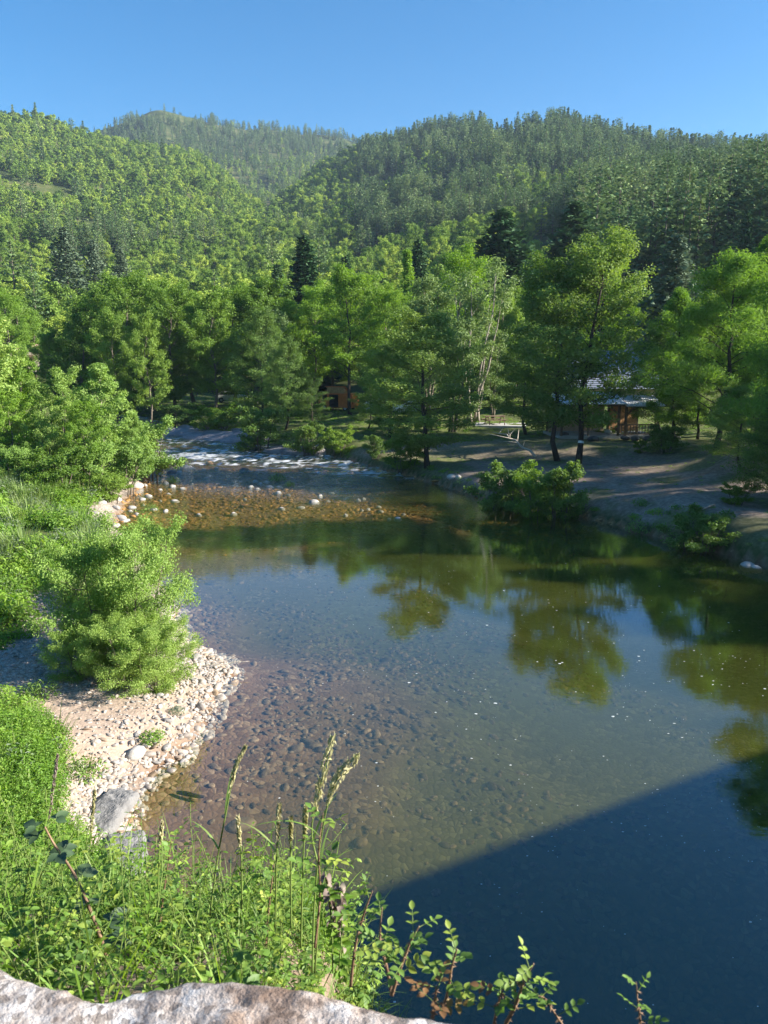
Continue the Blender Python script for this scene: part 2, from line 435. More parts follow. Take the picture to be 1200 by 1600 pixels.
# leaf with a folded midrib, length 1 along +Y, normal +Z
_LT = np.array((.03, .12, .16, .28, .33, .45, .50, .62, .67, .78, .84, .93))
_LW = np.array((.08, .25, .22, .37, .33, .42, .36, .37, .29, .25, .17, .08))
def _leafshape(wid, fold, curl, serr=0.0):
    V = [(0, 0, 0)]
    for t, w in zip(_LT, _LW):
        z = -curl * t * t
        V += [(-w * wid, t, z + w * wid * fold), (0, t, z), (w * wid, t, z + w * wid * fold)]
    V.append((0, 1, -curl))
    Q = []; T = [(0, 2, 1), (0, 3, 2)]
    nl_ = len(_LT)
    for i in range(nl_ - 1):
        a = 1 + i * 3; b = a + 3
        Q += [(a, a + 1, b + 1, b), (a + 1, a + 2, b + 2, b + 1)]
    a = 1 + (nl_ - 1) * 3; T += [(a, a + 1, a + 3), (a + 1, a + 2, a + 3)]
    return np.array(V, float), np.array(Q), np.array(T)

def add_leaf(B, p, d, nrm, l, wid=1.0, fold=.35, curl=.2, m=0, tint=.5):
    V, Q, T = _leafshape(wid, fold, curl)
    d = np.asarray(d, float); d = d / (np.linalg.norm(d) + 1e-9)
    nrm = np.asarray(nrm, float); nrm = nrm - d * nrm.dot(d); nrm /= np.linalg.norm(nrm) + 1e-9
    x = np.cross(d, nrm)
    B.add((V[:, :1] * x + V[:, 1:2] * d + V[:, 2:] * nrm) * l + np.asarray(p), Q, T, m, tint)

def add_blade(B, p, d, l, w, droop, m=0, tint=.5, seg=5, rng=None):
    """a grass blade: narrow strip that bends over"""
    d = np.asarray(d, float); hd = np.array((d[0], d[1], 0)); hd /= np.linalg.norm(hd) + 1e-9
    sd = np.array((-hd[1], hd[0], 0))
    t = np.linspace(0, 1, seg + 1)
    c = np.asarray(p) + d * (l * t)[:, None] + hd * (l * droop * t ** 2)[:, None] * .6 - np.array((0, 0, 1)) * (l * droop * t ** 2.3)[:, None] * .7
    ww = w * (1 - t ** 2) * .5 + w * .03
    V = np.stack([c - sd * ww[:, None], c + sd * ww[:, None]], 1).reshape(-1, 3)
    Q = [(2 * i, 2 * i + 1, 2 * i + 3, 2 * i + 2) for i in range(seg)]
    B.add(V, Q, None, m, tint)

def gen_herb(seed, n, r, h, ls, lw=.5, mat='herb', blades=0, bl=.5, up=.8):
    """a clump of low leafy stems (for ground cover)"""
    rng = np.random.default_rng(seed)
    B = MB()
    a = rng.uniform(0, 6.283, n); q = r * np.sqrt(rng.uniform(0, 1, n))
    z = h * rng.uniform(.05, 1, n) ** .7 * (1 - .55 * (q / r) ** 2)
    P = np.stack([q * np.cos(a), q * np.sin(a), z], 1)
    o = norm(P + np.array((0, 0, .1)))
    V, Q = leaf_quads(rng, P, o, ls, lw, up=up, rnd=.6)
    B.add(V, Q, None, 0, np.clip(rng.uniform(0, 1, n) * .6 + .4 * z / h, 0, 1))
    for i in range(blades):
        az = rng.uniform(0, 6.283); rr = r * rng.uniform(0, .7)
        add_blade(B, (rr * math.cos(az), rr * math.sin(az), 0), norm(np.array((math.cos(az) * .35, math.sin(az) * .35, 1.))), bl * rng.uniform(.6, 1.2), .012 + bl * .012, rng.uniform(.1, .5), 0, rng.uniform(0, 1), 3)
    return B.mesh('foliage', [M[mat]], False, True)

def gen_stone(seed, flat=.6, mat='pebble', sub=2, rough=.18):
    rng = np.random.default_rng(seed)
    import bmesh
    bm = bmesh.new(); bmesh.ops.create_icosphere(bm, subdivisions=sub, radius=.5)
    P = np.array([v.co[:] for v in bm.verts])
    d = norm(P); s = 1.0
    for k in range(5):
        ax = norm(rng.normal(size=3)); s = s + rough * rng.uniform(-.6, .5) * np.maximum(0, (d @ ax)) ** 2
    # flattened facets as on river stones
    for k in range(4):
        ax = norm(rng.normal(size=3)); lim = rng.uniform(.34, .46); pr = (P * 1).dot(ax)
        P = P - np.outer(np.maximum(0, pr - lim) * .75, ax)
    P = P * np.broadcast_to(np.asarray(s).reshape(-1, 1) if np.ndim(s) else s, (len(P), 1))
    P *= np.array((1.15, rng.uniform(.7, .95), flat))
    T = np.array([[v.index for v in f.verts] for f in bm.faces]); bm.free()
    return mk_mesh('stone', P, None, T, [M[mat]], None, True)

# ------------------------------------------------------------------ scattering (ground cover and the far wood only)
def scatter(name, pts, rot, scl, idx, protos, label, cat, kind='stuff', group=None):
    pts = np.asarray(pts, np.float32); n = len(pts)
    me = bpy.data.meshes.new(name); me.vertices.add(n); me.vertices.foreach_set('co', pts.ravel())
    a = me.attributes.new('rot', 'FLOAT_VECTOR', 'POINT'); a.data.foreach_set('vector', np.asarray(rot, np.float32).ravel())
    scl = np.asarray(scl, np.float32)
    if scl.ndim == 1: scl = np.repeat(scl[:, None], 3, 1)
    a = me.attributes.new('scl', 'FLOAT_VECTOR', 'POINT'); a.data.foreach_set('vector', np.ascontiguousarray(scl).ravel())
    a = me.attributes.new('idx', 'INT', 'POINT'); a.data.foreach_set('value', np.asarray(idx, np.int32))
    me.update()
    o = link(name, me)
    pc = bpy.data.collections.new(name + '_kinds')
    for i, pm in enumerate(protos):
        po = bpy.data.objects.new(f'{name}_kind_{i:02d}', pm); pc.objects.link(po)
    ng = bpy.data.node_groups.new(name + '_scatter', 'GeometryNodeTree')
    ng.interface.new_socket('Geometry', in_out='INPUT', socket_type='NodeSocketGeometry')
    ng.interface.new_socket('Geometry', in_out='OUTPUT', socket_type='NodeSocketGeometry')
    gi = ng.nodes.new('NodeGroupInput'); go = ng.nodes.new('NodeGroupOutput')
    ci = ng.nodes.new('GeometryNodeCollectionInfo'); ci.inputs['Collection'].default_value = pc
    ci.inputs['Separate Children'].default_value = True; ci.inputs['Reset Children'].default_value = True
    ip = ng.nodes.new('GeometryNodeInstanceOnPoints'); ip.inputs['Pick Instance'].default_value = True
    def na(nm, dt):
        k = ng.nodes.new('GeometryNodeInputNamedAttribute'); k.data_type = dt; k.inputs['Name'].default_value = nm; return k.outputs['Attribute']
    er = ng.nodes.new('FunctionNodeEulerToRotation')
    ng.links.new(gi.outputs[0], ip.inputs['Points']); ng.links.new(ci.outputs[0], ip.inputs['Instance'])
    ng.links.new(na('idx', 'INT'), ip.inputs['Instance Index'])
    ng.links.new(na('rot', 'FLOAT_VECTOR'), er.inputs[0]); ng.links.new(er.outputs[0], ip.inputs['Rotation'])
    ng.links.new(na('scl', 'FLOAT_VECTOR'), ip.inputs['Scale']); ng.links.new(ip.outputs[0], go.inputs[0])
    md = o.modifiers.new('scatter', 'NODES'); md.node_group = ng
    tag(o, label, cat, group, kind)
    return o
# ------------------------------------------------------------------ the river and its banks
def P0(px, py): return at_z(px, py, 0.0)[:2]
LEFT = [(-2.4, -16.), (-2.4, 2.), (-2.9, 6.), (-3.4, 9.)] + [tuple(P0(*p)) for p in
        [(212, 1322), (192, 1245), (246, 1192), (325, 1130), (352, 1075), (345, 1035), (300, 1005), (275, 960), (245, 905), (205, 855),
         (182, 825), (186, 795), (212, 768), (245, 742), (258, 722), (242, 704), (228, 690)]] + [(-29., 82.), (-44., 92.), (-70., 100.)]
RIGHT = [(32., -16.), (27., 6.), (22.5, 18.), (18.5, 25.)] + [tuple(P0(*p)) for p in
         [(1200, 885), (1080, 852), (960, 820), (895, 803), (760, 781), (690, 759), (640, 744), (595, 735), (560, 724), (480, 712), (405, 700), (330, 690)]] + [(-29., 92.), (-46., 104.), (-70., 112.)]
POLY = np.array(LEFT + RIGHT[::-1])

def shore(x, y):
    """signed distance to the waterline: positive on land"""
    x = np.asarray(x, float).ravel(); y = np.asarray(y, float).ravel()
    best = np.full(x.shape, 1e9); ins = np.zeros(x.shape, bool)
    n = len(POLY)
    for i in range(n):
        ax, ay = POLY[i]; bx, by = POLY[(i + 1) % n]
        dx, dy = bx - ax, by - ay
        t = np.clip(((x - ax) * dx + (y - ay) * dy) / (dx * dx + dy * dy + 1e-9), 0, 1)
        best = np.minimum(best, (x - ax - t * dx) ** 2 + (y - ay - t * dy) ** 2)
        c = ((ay > y) != (by > y)) & (x < (bx - ax) * (y - ay) / (by - ay + 1e-12) + ax)
        ins ^= c
    d = np.sqrt(best)
    d = np.where(ins, -d, d)
    return d + (fbm(x * .8, y * .8, 5, 3) - .5) * .7

def idw(pts, x, y, p=3.0):
    x = np.asarray(x, float).ravel(); y = np.asarray(y, float).ravel()
    num = 0; den = 0
    for a, b, v in pts:
        w = 1 / (((x - a) ** 2 + (y - b) ** 2 + .5) ** (p / 2)); num = num + w * v; den = den + w
    return num / den

def Z(px, py, z): a = at_z(px, py, z); return (a[0], a[1], z)
LANDC = [Z(200, 1060, .35), Z(100, 1080, .5), Z(130, 1190, .6), Z(20, 1060, .6), Z(60, 1250, 1.0), Z(0, 1180, 1.3), Z(60, 960, .5), Z(30, 860, 1.0), Z(90, 800, .7), Z(0, 760, 1.5),
         Z(150, 770, .6), (-22, 52, 1.2), (-27, 60, 1.6), (-40, 60, 3), (-50, 40, 4), (-35, 30, 3), (-25, 15, 3), (-12, 8, 2.2), (-20, 0, 4), (-40, 75, 3), (-60, 85, 5),
         Z(170, 1250, .5), Z(150, 1330, .8), (-5, 7, 1.6), (-4, 3, 3),
         Z(1000, 800, .9), Z(1100, 780, 1.5), Z(900, 760, .8), Z(960, 730, 1.1), Z(1180, 830, 1.2), Z(760, 720, .9), Z(690, 720, .7), Z(720, 690, 1.3), Z(960, 690, 1.7), Z(1080, 690, 2.0), Z(770, 660, 1.9),
         (24, 44, 3), (30, 30, 3), (32, 15, 3.2), (40, 50, 4), (20, 75, 3), (0, 75, 1.8), (-5.5, 90, 1.9), (-10, 82, 1.3), (-20, 100, 2.), (0, 110, 2.3), (40, 100, 5), (-40, 118, 3), (20, 62, 1.9), (12, 60, 1.7),
         (-70, 125, 4), (70, 80, 8), (70, 30, 7)]
DEPC = [(*P0(430, 720), .35), (*P0(330, 735), .25), (*P0(300, 765), .12), (*P0(400, 770), .12), (*P0(350, 785), .16), (*P0(460, 782), .12), (*P0(500, 790), .16), (*P0(560, 800), .15), (*P0(620, 806), .17), (*P0(690, 818), .25),
        (*P0(740, 822), .8), (*P0(660, 772), .9), (*P0(560, 768), .45), (*P0(720, 790), 1.0), (*P0(240, 800), .12), (*P0(300, 830), .22), (*P0(300, 880), .65), (*P0(420, 840), .28), (*P0(520, 832), .26), (*P0(600, 824), .22), (*P0(360, 862), .45), (*P0(560, 860), .9), (*P0(400, 900), .8), (*P0(640, 850), 1.2),
        (*P0(400, 960), .8), (*P0(600, 950), 1.3), (*P0(800, 870), 1.8), (*P0(1000, 920), 2.0), (*P0(900, 1100), 1.5), (*P0(330, 960), .4), (*P0(420, 1060), .30), (*P0(400, 1140), .28), (*P0(520, 1120), .45), (*P0(500, 1220), .45),
        (*P0(300, 1220), .14), (*P0(260, 1290), .25), (*P0(330, 1330), .5), (*P0(430, 1330), .75), (*P0(700, 1200), .9), (*P0(800, 1350), 1.1), (*P0(560, 1360), 1.1), (*P0(1000, 1450), 2.0), (20, 5, 2.2), (5, -10, 2.),
        (-20, 74, .4), (-40, 95, .5), (-14, 67, .35)]

def water_lift(x, y):
    """the river drops over the rapids: the reach above them stands higher"""
    q = y + .35 * x
    return .55 * sstep(52.5, 66, q) + .012 * np.clip(y - 70, 0, 60)

def ground(x, y, s=None, bumps=True):
    x = np.asarray(x, float).ravel(); y = np.asarray(y, float).ravel()
    if s is None: s = shore(x, y)
    lh = idw(LANDC, x, y, 3.2)
    dp = idw(DEPC, x, y, 3.6)
    lift = water_lift(x, y)
    sl = np.clip(s, 0, None); si = np.clip(-s, 0, None)
    # right bank: a low cut bank above the water
    rb_ = sstep(-6, 2, x - (-14 + .0 * y)) * (y < 62)
    land = .03 + (lh - .03) * (1 - np.exp(-sl / (1.7 - 1.0 * rb_)))
    land = np.maximum(land, lift + .05 * np.minimum(sl, 3))
    bed = -dp * (1 - np.exp(-si / .9))
    z = np.where(s > 0, land, bed + lift)
    if bumps:
        z = z + np.where(s > 0, (fbm(x * .5, y * .5, 3, 4) - .5) * .35 * np.minimum(1, sl / 3) + (fbm(x * 3, y * 3, 8, 3) - .5) * .07, (fbm(x * 1.4, y * 1.4, 9, 4) - .5) * .12)
    return z

def gz(x, y): return float(ground([x], [y])[0])

BEACH = np.array([at_z(px, py, .5)[:2] for px, py in [(-120, 1030), (0, 1015), (32, 1000), (30, 935), (85, 912), (128, 950), (200, 1000), (290, 985), (380, 1045), (365, 1130), (262, 1205), (215, 1262), (215, 1345), (130, 1345), (72, 1300), (92, 1190), (62, 1115), (0, 1085), (-120, 1085)]])
MARGIN = np.array([at_z(px, py, .3)[:2] for px, py in [(105, 830), (140, 790), (190, 755), (225, 725), (240, 700), (300, 700), (300, 760), (230, 800), (215, 830), (150, 850)]])
def inpoly(poly, x, y):
    x = np.asarray(x, float).ravel(); y = np.asarray(y, float).ravel(); ins = np.zeros(x.shape, bool)
    for i in range(len(poly)):
        ax, ay = poly[i]; bx, by = poly[(i + 1) % len(poly)]
        ins ^= ((ay > y) != (by > y)) & (x < (bx - ax) * (y - ay) / (by - ay + 1e-12) + ax)
    return ins

# near ground: graded grid, fine close to the camera
def axis(lo, hi, f0, step0, grow):
    a = [0.0]
    while a[-1] < hi: a.append(a[-1] + max(step0, grow * abs(a[-1] - f0)))
    b = [0.0]
    while b[-1] > lo: b.append(b[-1] - max(step0, grow * abs(b[-1] - f0)))
    return np.array(sorted(set(b[1:] + a)))
gx = axis(-115, 125, 0, .28, .012); gy = axis(-16, 150, 16, .26, .010)
GX, GY = np.meshgrid(gx, gy)
gs = shore(GX, GY)
GZ = ground(GX, GY, gs)
# the bank under the wing wall is a mesh of its own: keep the ground below it
nx, ny = len(gx), len(gy)
ii = (np.arange(ny - 1)[:, None] * nx + np.arange(nx - 1)[None, :])
GQ = np.stack([ii, ii + 1, ii + nx + 1, ii + nx], -1).reshape(-1, 4)
xf, yf = GX.ravel(), GY.ravel()
beach = inpoly(BEACH, xf, yf).astype(float); margin = inpoly(MARGIN, xf, yf).astype(float)
left = (xf < np.interp(yf, [p[1] for p in LEFT], [p[0] + 4 for p in LEFT])).astype(float)
gravel = np.clip(beach + margin + (left * (1 - sstep(.2, 1.2, gs)) * (gs > 0)), 0, 1)
sandy = np.clip(beach * (sstep(.45, .62, fbm(xf * .35 + 3, yf * .35, 21, 3)) + sstep(-4.3, -5.6, xf) * sstep(15.5, 13.0, yf)), 0, 1)
# right bank: trodden earth, thin dry grass further up, grass on the meadow
earth = (1 - left) * sstep(.0, .6, gs) * (1 - sstep(50, 64, yf + (xf - 8) * .25 + (fbm(xf * .25, yf * .25, 31, 3) - .5) * 14))
grass = (1 - np.clip(gravel + earth, 0, 1)) * (gs > 0)
grass = np.clip(grass + earth * sstep(.5, .64, fbm(xf * .45, yf * .45, 33, 4)) * .7, 0, 1)
olive = sstep(.25, 1.1, -GZ + water_lift(xf, yf)) * (gs < 0)
orange = np.exp(-((np.clip(-GZ, 0, 3) - .15) / .25) ** 2) * sstep(31, 36, yf) * (1 - sstep(52, 58, yf)) * (gs < 1)
me = mk_mesh('ground', np.stack([xf, yf, GZ], 1), GQ, None, (), None, True, None,
             {'gravel': gravel, 'sandy': sandy, 'grass': grass, 'wet': (gs < .05) * 1.0, 'damp': np.exp(-(np.clip(gs, 0, 9) / .32) ** 2) * (gs >= 0), 'olive': olive, 'orange': orange})
m, nt, out = new_mat('bank_and_bed'); N = NT(nt)
pos = N.pos()
n1 = N.noise(.9, 5, .6, pos); n2 = N.noise(5, 5, .65, pos); n3 = N.noise(22, 4, .6, pos)
soil = N.ramp(N.math('ADD', N.math('MULTIPLY', n2, .6), N.math('MULTIPLY', n1, .4)), [(.32, (.13, .095, .072)), (.5, (.24, .185, .145)), (.66, (.36, .29, .235))])
sand = N.ramp(n2, [(.3, (.36, .26, .19)), (.7, (.52, .40, .31))])
gcol = N.ramp(n2, [(.25, (.05, .075, .018)), (.5, (.10, .125, .035)), (.75, (.20, .19, .085))])
def vor(scale, feat='F1'):
    nd = N.n('ShaderNodeTexVoronoi', i_Scale=scale, feature=feat); N.l(pos, nd.inputs['Vector']); return nd
v1 = vor(7.5); v2 = vor(13)
e1 = vor(7.5, 'DISTANCE_TO_EDGE'); e2 = vor(13, 'DISTANCE_TO_EDGE')
sep = N.n('ShaderNodeSeparateColor'); N.l(v2.outputs['Color'], sep.inputs[0])
pebc = N.ramp(sep.outputs[0], [(0, (.30, .245, .20)), (.5, (.42, .355, .30)), (1, (.54, .47, .41))])
pebc = N.mix(N.ramp(e2.outputs[0], [(.0, (1, 1, 1)), (.10, (0, 0, 0))]), pebc, (.17, .13, .10))
sepb = N.n('ShaderNodeSeparateColor'); N.l(v1.outputs['Color'], sepb.inputs[0])
bedb = N.ramp(sepb.outputs[0], [(0, (.095, .055, .032)), (.4, (.18, .105, .062)), (.75, (.26, .165, .098)), (1, (.36, .26, .17))])
bedo = N.ramp(sepb.outputs[0], [(0, (.09, .045, .012)), (.35, (.25, .125, .03)), (.7, (.36, .20, .055)), (1, (.48, .33, .15))])
bedg = N.ramp(sepb.outputs[0], [(0, (.11, .10, .045)), (.5, (.18, .165, .075)), (1, (.30, .28, .14))])
bed = N.mix(N.attr('olive').outputs['Fac'], bedb, bedg)
bed = N.mix(N.attr('orange').outputs['Fac'], bed, bedo)
bed = N.mix(N.ramp(e1.outputs[0], [(.0, (.7, .7, .7)), (.06, (0, 0, 0))]), bed, (.06, .042, .026))
silt = N.ramp(n1, [(.38, (0, 0, 0)), (.62, (.9, .9, .9))])
bed = N.mix(silt, bed, N.mix(N.attr('olive').outputs['Fac'], (.19, .115, .070), (.15, .145, .06)))
c = N.mix(N.attr('grass').outputs['Fac'], soil, gcol)
c = N.mix(N.attr('gravel').outputs['Fac'], c, pebc)
c = N.mix(N.math('MULTIPLY', N.attr('sandy').outputs['Fac'], N.ramp(n2, [(.3, (.6, .6, .6)), (.6, (1, 1, 1))])), c, sand)
dk = N.n('ShaderNodeHueSaturation', i_Value=.48); N.l(c, dk.inputs['Color'])
c = N.mix(N.attr('damp').outputs['Fac'], c, dk.outputs[0])
c = N.mix(N.attr('wet').outputs['Fac'], c, bed)
b = N.n('ShaderNodeBsdfPrincipled', i_Roughness=.92); b.inputs['Specular IOR Level'].default_value = .15
N.l(c, b.inputs['Base Color'])
hgt = N.math('ADD', N.math('MULTIPLY', N.math('MINIMUM', e1.outputs[0], .3), N.math('ADD', N.attr('wet').outputs['Fac'], N.math('MULTIPLY', N.attr('gravel').outputs['Fac'], .6))), N.math('MULTIPLY', n3, .25))
bn = N.n('ShaderNodeBump', i_Strength=.55, i_Distance=.06); N.l(hgt, bn.inputs['Height']); N.l(bn.outputs[0], b.inputs['Normal'])
N.l(b.outputs[0], out.inputs[0])
me.materials.append(m)
tag(link('ground', me), kind='structure')

# ------------------------------------------------------------------ water
wx = axis(-80, 34, -8, .22, .012); wy = axis(-15.5, 112, 50, .20, .010)
WX, WY = np.meshgrid(wx, wy)
s_w = shore(WX, WY); xw, yw = WX.ravel(), WY.ravel()
lift = water_lift(xw, yw)
depth = np.clip(lift - ground(xw, yw, s_w), 0, 3)
q = yw + .35 * xw
right_pool = sstep(.5, 3.5, xw - (yw - 50) * .05)
rapid = sstep(49.5, 52.5, q) * (1 - sstep(57, 66, q) * .45) * (1 - right_pool)
rip = np.exp(-((q - 47.5) / 4.0) ** 2) * (1 - right_pool) * .9 + .1 * sstep(30, 46, yw)
waves = (fbm(xw * .9 + yw * .3, yw * 2.4, 41, 4) - .5) * .34 + (fbm(xw * 2.6, yw * 6, 43, 3) - .5) * .12
wz = lift + rapid * waves + rip * (fbm(xw * 2.2, yw * 5.5, 45, 3) - .5) * .022
ridge = 1 - np.abs(fbm(xw * .55 + 4, yw * 1.5, 51, 4) * 2 - 1)
foam = .8 * rapid * sstep(.90, .99, ridge + (fbm(xw * 3, yw * 5, 55, 3) - .5) * .25)
for fx, fy, fr in [(330, 712, 2.2), (285, 716, 2.2), (420, 716, 1.5), (540, 728, 1.6), (565, 738, 1.4), (455, 722, 1.6), (390, 705, 1.8)]:
    p = P0(fx, fy)
    foam = np.maximum(foam, np.exp(-(((xw - p[0]) / fr) ** 2 + ((yw - p[1]) / (fr * .5)) ** 2)) * sstep(.45, .62, fbm(xw * 2.2, yw * 4, 57, 4)) * rapid)
nx, ny = len(wx), len(wy)
ii = (np.arange(ny - 1)[:, None] * nx + np.arange(nx - 1)[None, :])
WQ = np.stack([ii, ii + 1, ii + nx + 1, ii + nx], -1).reshape(-1, 4)
keep = (s_w < 1.2)[WQ].any(1)
me = mk_mesh('water', np.stack([xw, yw, wz], 1), WQ[keep], None, (), None, True, None, {'deep': depth, 'foam': foam, 'chop': np.clip(rapid + rip, 0, 1)})
m, nt, out = new_mat('river_water'); N = NT(nt)
pos = N.pos()
deep = N.attr('deep').outputs['Fac']; chop = N.attr('chop').outputs['Fac']
murk = N.math('SUBTRACT', 1.0, N.math('POWER', 2.718, N.math('MULTIPLY', deep, -.72)))
tr = N.n('ShaderNodeBsdfTransparent')
N.l(N.mix(murk, (.97, .96, .90), (.66, .64, .32)), tr.inputs[0])
df = N.n('ShaderNodeBsdfDiffuse'); df.inputs[0].default_value = (.060, .070, .012, 1)
mx = N.n('ShaderNodeMixShader'); N.l(N.math('MULTIPLY', murk, .85), mx.inputs[0]); N.l(tr.outputs[0], mx.inputs[1]); N.l(df.outputs[0], mx.inputs[2])
mp = N.n('ShaderNodeMapping'); mp.inputs['Scale'].default_value = (1, 2.2, 1); N.l(pos, mp.inputs['Vector'])
wn = N.noise(2.2, 3, .5, mp.outputs[0]); wn2 = N.noise(9, 3, .6, mp.outputs[0])
hgt = N.math('ADD', N.math('MULTIPLY', wn, N.math('ADD', .0012, N.math('MULTIPLY', chop, .10))), N.math('MULTIPLY', wn2, N.math('ADD', .0002, N.math('MULTIPLY', chop, .045))))
bn = N.n('ShaderNodeBump', i_Strength=1.0, i_Distance=1.0); N.l(hgt, bn.inputs['Height'])
gl = N.n('ShaderNodeBsdfGlossy', i_Roughness=.025); N.l(bn.outputs[0], gl.inputs['Normal'])
gl.inputs[0].default_value = (.82, .91, 1, 1)  # blue put into the gloss colour so the mirrored sky turns bluer
dp_ = N.n('ShaderNodeVectorMath', operation='DOT_PRODUCT'); N.l(bn.outputs[0], dp_.inputs[0]); N.l(N.n('ShaderNodeNewGeometry').outputs['Incoming'], dp_.inputs[1])
# Schlick-style reflectance, set above real water to strengthen the sky reflection; same from both sides
frv = N.math('ADD', .085, N.math('MULTIPLY', .915, N.math('POWER', N.math('SUBTRACT', 1.0, N.math('ABSOLUTE', dp_.outputs['Value']), True), 3.8)))
sf = N.n('ShaderNodeMixShader'); N.l(frv, sf.inputs[0]); N.l(mx.outputs[0], sf.inputs[1]); N.l(gl.outputs[0], sf.inputs[2])
fd = N.n('ShaderNodeBsdfDiffuse'); fd.inputs[0].default_value = (.72, .74, .76, 1)
fm = N.n('ShaderNodeMixShader'); N.l(N.math('MULTIPLY', N.attr('foam').outputs['Fac'], .85), fm.inputs[0]); N.l(sf.outputs[0], fm.inputs[1]); N.l(fd.outputs[0], fm.inputs[2])
N.l(fm.outputs[0], out.inputs[0]); me.materials.append(m)
tag(link('water', me), kind='structure')

# ------------------------------------------------------------------ hills
HA = {-260: [(150, 545), (260, 470), (420, 375), (560, 275), (720, 172)],
      0: [(150, 545), (270, 465), (430, 365), (580, 272), (740, 182)],
      90: [(150, 545), (275, 462), (440, 362), (600, 270), (770, 194)],
      150: [(155, 540), (280, 460), (450, 360), (620, 270), (820, 206)],
      220: [(160, 538), (285, 458), (440, 365), (600, 290), (780, 228)],
      300: [(160, 535), (280, 455), (420, 375), (570, 300), (740, 246)],
      370: [(155, 532), (270, 455), (390, 392), (510, 340), (660, 296)],
      420: [(150, 530), (255, 458), (370, 405), (480, 365), (600, 335)],
      460: [(150, 530), (250, 458), (365, 400), (500, 350), (660, 300)],
      500: [(150, 530), (240, 460), (360, 398), (520, 335), (720, 268)],
      540: [(150, 528), (240, 455), (365, 388), (540, 315), (750, 243)],
      580: [(150, 525), (240, 450), (370, 378), (560, 290), (760, 226)],
      660: [(150, 520), (240, 440), (370, 355), (550, 268), (740, 208)],
      760: [(145, 515), (230, 430), (350, 350), (500, 270), (680, 198)],
      870: [(140, 510), (220, 420), (340, 340), (480, 270), (660, 197)],
      1000: [(140, 500), (210, 415), (320, 345), (450, 285), (620, 234)],
      1100: [(135, 490), (190, 410), (280, 352), (420, 298), (600, 254)],
      1200: [(130, 480), (180, 405), (260, 348), (400, 304), (580, 268)],
      1500: [(130, 480), (180, 405), (260, 348), (400, 304), (580, 270)]}
HC = {-200: [(800, 420), (950, 330), (1300, 262)], 60: [(800, 400), (950, 310), (1300, 224)], 150: [(800, 400), (950, 300), (1300, 206)], 200: [(800, 390), (950, 290), (1300, 188)], 250: [(800, 380), (950, 285), (1300, 176)],
      300: [(800, 375), (950, 285), (1300, 184)], 370: [(780, 370), (950, 290), (1300, 200)], 450: [(780, 360), (950, 290), (1300, 207)], 540: [(780, 360), (950, 290), (1300, 216)], 620: [(780, 360), (950, 300), (1300, 232)], 760: [(800, 400), (950, 350), (1300, 290)], 1500: [(800, 440), (950, 400), (1300, 360)]}

def hill_fn(H):
    cols = sorted(H)
    K = len(H[cols[0]])
    az = np.zeros((K, len(cols))); dd = np.zeros((K, len(cols))); zz = np.zeros((K, len(cols)))
    for j, px in enumerate(cols):
        for i, (d, py) in enumerate(H[px]):
            r = ray(px, py); h = math.hypot(r[0], r[1])
            az[i, j] = math.atan2(r[0], r[1]); dd[i, j] = d; zz[i, j] = CAMH + d * r[2] / h
    def f(a, d):
        """height at azimuth a (rad) and distance d (arrays)"""
        a = np.asarray(a, float); d = np.asarray(d, float)
        D = [np.interp(a, az[i], dd[i]) for i in range(K)]; Zz = [np.interp(a, az[i], zz[i]) for i in range(K)]
        z = np.where(d < D[0], 3 + (Zz[0] - 3) * sstep(100, 1, 0) * 0 + (Zz[0] - 3) * np.clip((d - 100) / (D[0] - 100 + 1e-6), -.2, 1), 0)
        for i in range(K - 1):
            t = (d - D[i]) / (D[i + 1] - D[i])
            z = np.where((t >= 0) & (t <= 1), Zz[i] * (1 - t) + Zz[i + 1] * t, z)
        over = d - D[-1]
        z = np.where(over > 0, Zz[-1] - .06 * np.minimum(over, 30) - .42 * np.clip(over - 15, 0, None), z)
        return z, D[-1]
    return f
fA = hill_fn(HA); fC = hill_fn(HC)

def hill_z(a, d):
    x = d * np.sin(a); y = d * np.cos(a)
    za, ra = fA(a, d); zc, rc = fC(a, d)
    zc = np.where(d < 800, -30, zc)
    n = (fbm(x * .012, y * .012, 61, 4) - .5) * np.clip((d - 130) * .06, 0, 16)
    return np.maximum(za, zc) + n, np.where(za > zc, 0, 1), ra

ha = np.linspace(R_(-40), R_(40), 240)
hd = np.concatenate([np.linspace(105, 360, 64), np.linspace(366, 900, 80), np.linspace(910, 1420, 52)])
HAa, HDd = np.meshgrid(ha, hd)
hz, hw, _r = hill_z(HAa.ravel(), HDd.ravel())
hx = (HDd * np.sin(HAa)).ravel(); hy = (HDd * np.cos(HAa)).ravel()
near = sstep(150, 108, HDd.ravel())
hz = hz * (1 - near) + (ground(hx, hy) - .3) * near
hz = np.where(HDd.ravel() > 1400, -20, hz)
nx, ny = len(ha), len(hd)
ii = (np.arange(ny - 1)[:, None] * nx + np.arange(nx - 1)[None, :])
HQ = np.stack([ii, ii + 1, ii + nx + 1, ii + nx], -1).reshape(-1, 4)
me = mk_mesh('hills', np.stack([hx, hy, hz], 1), HQ, None, [rough_mat('hill_undergrowth', (.035, .06, .018), (.075, .095, .03), .08, .95, 0, c3=(.17, .15, .075), spec=.05)], None, True)
tag(link('hills', me), kind='structure')
